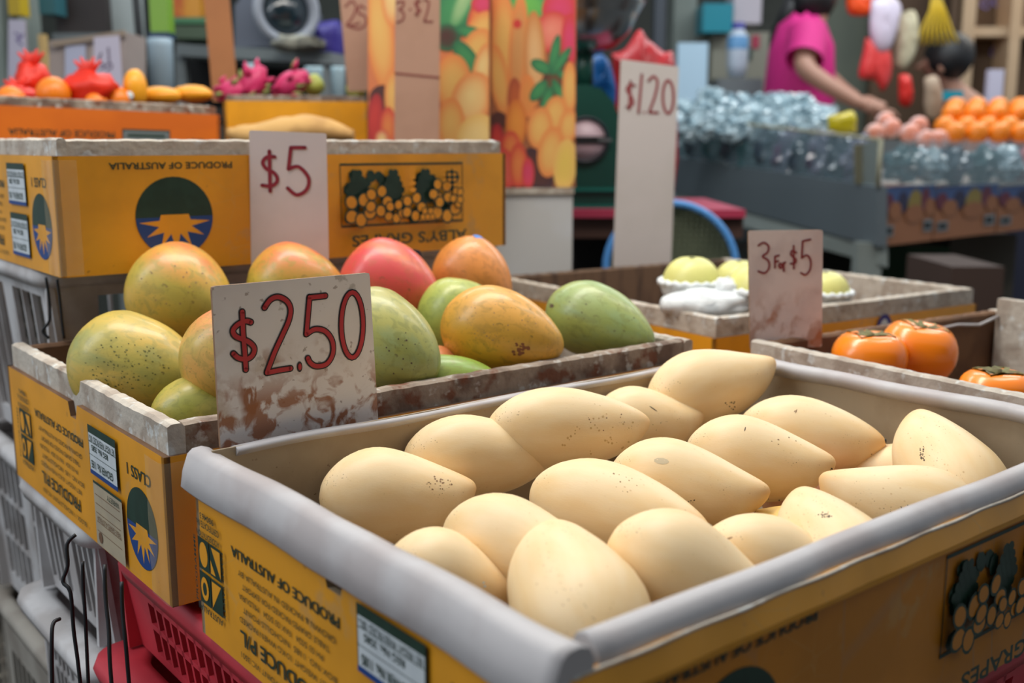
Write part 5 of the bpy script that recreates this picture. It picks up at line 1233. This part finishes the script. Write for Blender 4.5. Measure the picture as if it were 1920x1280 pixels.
# ------------------------------------------------------------------ people
SKIN = mat('warm_skin', (168, 124, 104), .55, sss=.05)
HAIR = mat('black_hair', (18, 16, 18), .5)
PINK = mat('magenta_shirt', (206, 30, 124), .7, .4, (170, 22, 100), scale=4)
TRS = mat('dark_trousers', (36, 38, 56), .8)
def skinned(name, verts, edges, radii, m, parent, label=None, sub=2):
    me = bpy.data.meshes.new(name); inv = parent.matrix_basis.inverted()
    me.from_pydata([tuple(inv @ Vector(v)) for v in verts], edges, []); o = bpy.data.objects.new(name, me); COL.objects.link(o); o.parent = parent
    sk = o.modifiers.new('s', 'SKIN'); me.skin_vertices.new() if not me.skin_vertices else None
    for i, r in enumerate(radii):
        d = me.skin_vertices[0].data[i]; d.radius = (r, r) if not isinstance(r, tuple) else r
        d.use_root = i == 0
    o.modifiers.new('d', 'SUBSURF').levels = sub; o.modifiers['d'].render_levels = sub
    me.materials.append(m)
    for p in me.polygons: p.use_smooth = True
    sk.use_smooth_shade = True
    return tag(o, label)
Yp = 4.85
pr = thing('person', 'person in a magenta shirt leaning over the stall, dark hair tied back', 'person', (at(1490, 200, Yp).x, Yp, 0))
def q(x, y, dy=0): return tuple(at(x, y, Yp+dy))
hip = at(1488, 215, Yp); hip.z = .92; sh_ = at(1500, 78, Yp); nk = at(1520, 40, Yp); hd = at(1532, 2, Yp)
vs = [tuple(hip), tuple(hip.lerp(sh_, .5)), tuple(sh_), tuple(nk), tuple(hd), tuple(at(1540, -44, Yp)),
      tuple(sh_+Vector((.0, -.17, -.02))), q(1505, 128, -.26), q(1560, 165, -.32), q(1606, 192, -.34), q(1628, 198, -.34),
      tuple(sh_+Vector((.02, .17, -.02))), q(1530, 125, .2), q(1575, 165, .05), q(1612, 190, -.1),
      (hip.x, hip.y-.1, .86), (hip.x+.03, hip.y-.1, .48), (hip.x-.02, hip.y-.1, .08), (hip.x+.12, hip.y-.1, .04),
      (hip.x, hip.y+.1, .86), (hip.x+.03, hip.y+.1, .48), (hip.x-.02, hip.y+.1, .08), (hip.x+.12, hip.y+.1, .04)]
ed = [(0,1),(1,2),(2,3),(3,4),(4,5),(2,6),(6,7),(7,8),(8,9),(9,10),(2,11),(11,12),(12,13),(13,14),(0,15),(15,16),(16,17),(17,18),(0,19),(19,20),(20,21),(21,22)]
rd = [.13,.12,.11,.055,.085,.08,.06,.046,.038,.028,.022,.06,.045,.036,.026,.085,.06,.045,.035,.085,.06,.045,.035]
skinned('body', vs, ed, rd, SKIN, pr)
b = MB(); c = hd+Vector((-.02, .0, .02)); b.ball(c, (.105, .10, .12), HAIR, 20, 14, jit=.08)
b.tube([c+Vector((-.07, 0, -.02)), at(1476, 34, Yp+.02), at(1454, 70, Yp+.04), at(1446, 112, Yp+.05)], [.05, .045, .03, .012], HAIR, 10); b.build('hair', pr)
R = []
for t_, rx, ry in ((0, .150, .17), (.15, .150, .17), (.4, .150, .175), (.65, .150, .19), (.85, .135, .20), (.97, .10, .15), (1.03, .065, .08)):
    c = hip.lerp(sh_, t_)+Vector((.012*math.sin(t_*3), 0, .045*t_+.04)); R.append([c+Vector((rx*math.cos(2*PI*k/24), ry*math.sin(2*PI*k/24), .01*math.sin(k*2+t_*9))) for k in range(24)])
b = MB(); b.loft(R, PINK, False)
for s_ in (-1, 1):
    a = sh_+Vector((0, .15*s_, .01)); e = (Vector(vs[7]) if s_ < 0 else Vector(vs[12])); b.tube([a+Vector((-.01, 0, .02)), a.lerp(e, .35), a.lerp(e, .75)], [.085, .085, .078], PINK, 14, False)
b.build('shirt', pr)
b = MB(); b.loft([[Vector((hip.x+(.155 if z > .8 else .14)*math.cos(2*PI*k/20), hip.y+.19*math.sin(2*PI*k/20), z)) for k in range(20)] for z in (.12, .5, .85, .98)], TRS, False); b.build('trousers', pr)
# hands with fingers
for w_, dx in ((Vector(vs[10]), 1), (Vector(vs[14]), 1)):
    b = MB(); b.tube([w_+Vector((-.02, 0, 0)), w_+Vector((.03, 0, -.008)), w_+Vector((.06, 0, -.016))], [.02, .034, .032], SKIN, 10)
    for k in range(4):
        o_ = Vector((.065, (k-1.5)*.018, -.018)); L_ = (.055, .066, .060, .045)[k]; b.tube([w_+o_, w_+o_+Vector((L_*.55, 0, -.010)), w_+o_+Vector((L_*.9, 0, -.032))], [.0095, .009, .007], SKIN, 8)
    b.tube([w_+Vector((.02, -.025, -.01)), w_+Vector((.045, -.045, -.02)), w_+Vector((.065, -.045, -.032))], [.012, .010, .008], SKIN, 8); b.build('hand', pr)
Yq = 5.0
c = at(1762, 118, Yq); pr2 = thing('person', 'dark-haired person bending down behind the oranges, face turned left', 'person', (c.x, Yq, 0))
hp = Vector((c.x+.42, Yq+.1, .85)); shd = Vector((c.x+.14, Yq+.02, c.z-.22))
vs = [tuple(hp), tuple(hp.lerp(shd, .5)+Vector((0, 0, .04))), tuple(shd), tuple(c+Vector((.05, 0, -.10))), tuple(c+Vector((-.015, 0, -.01))), tuple(c+Vector((-.02, 0, .05))),
      tuple(shd+Vector((0, -.17, -.02))), tuple(shd+Vector((-.08, -.2, -.26))), tuple(shd+Vector((-.28, -.14, -.36))),
      tuple(shd+Vector((0, .17, -.02))), tuple(shd+Vector((-.08, .2, -.26))), tuple(shd+Vector((-.28, .14, -.36))),
      (hp.x, hp.y-.1, .78), (hp.x-.06, hp.y-.1, .42), (hp.x+.02, hp.y-.1, .08), (hp.x-.12, hp.y-.1, .04), (hp.x, hp.y+.1, .78), (hp.x-.06, hp.y+.1, .42), (hp.x+.02, hp.y+.1, .08), (hp.x-.12, hp.y+.1, .04)]
ed = [(0,1),(1,2),(2,3),(3,4),(4,5),(2,6),(6,7),(7,8),(2,9),(9,10),(10,11),(0,12),(12,13),(13,14),(14,15),(0,16),(16,17),(17,18),(18,19)]
skinned('body', vs, ed, [.12,.12,.10,.05,.075,.07,.055,.042,.03,.055,.042,.03,.08,.06,.045,.035,.08,.06,.045,.035], SKIN, pr2)
b = MB(); b.ball(c+Vector((.035, -.015, .03)), (.108, .105, .112), HAIR, 24, 16, jit=.08, seed=3); b.build('hair', pr2)
b = MB(); f0 = c+Vector((-.085, 0, -.01)); b.tube([f0+Vector((.02, 0, .01)), f0+Vector((-.022, 0, -.012)), f0+Vector((.01, 0, -.02))], [.012, .012, .01], SKIN, 8); b.build('nose', pr2)
b = MB(); b.ball(c+Vector((-.02, -.082, -.02)), (.018, .010, .028), SKIN, 10, 8); b.build('ear', pr2)
R = []
for t_, r_ in ((0, .15), (.3, .155), (.6, .16), (.85, .14), (1.0, .10), (1.1, .06)):
    cc = hp.lerp(shd, t_)+Vector((0, 0, .04*math.sin(PI*min(t_, 1)))); R.append([cc+Vector((r_*.8*math.cos(2*PI*k/20), r_*1.15*math.sin(2*PI*k/20), r_*.5*math.cos(2*PI*k/20))) for k in range(20)])
b = MB(); b.loft(R, mat('dark_grey_shirt', (44, 48, 54), .8), False); b.build('shirt', pr2)
b = MB(); b.loft([[Vector((hp.x+.14*math.cos(2*PI*k/20), hp.y+.18*math.sin(2*PI*k/20), z)) for k in range(20)] for z in (.12, .5, .8, .92)], TRS, False); b.build('trousers', pr2)
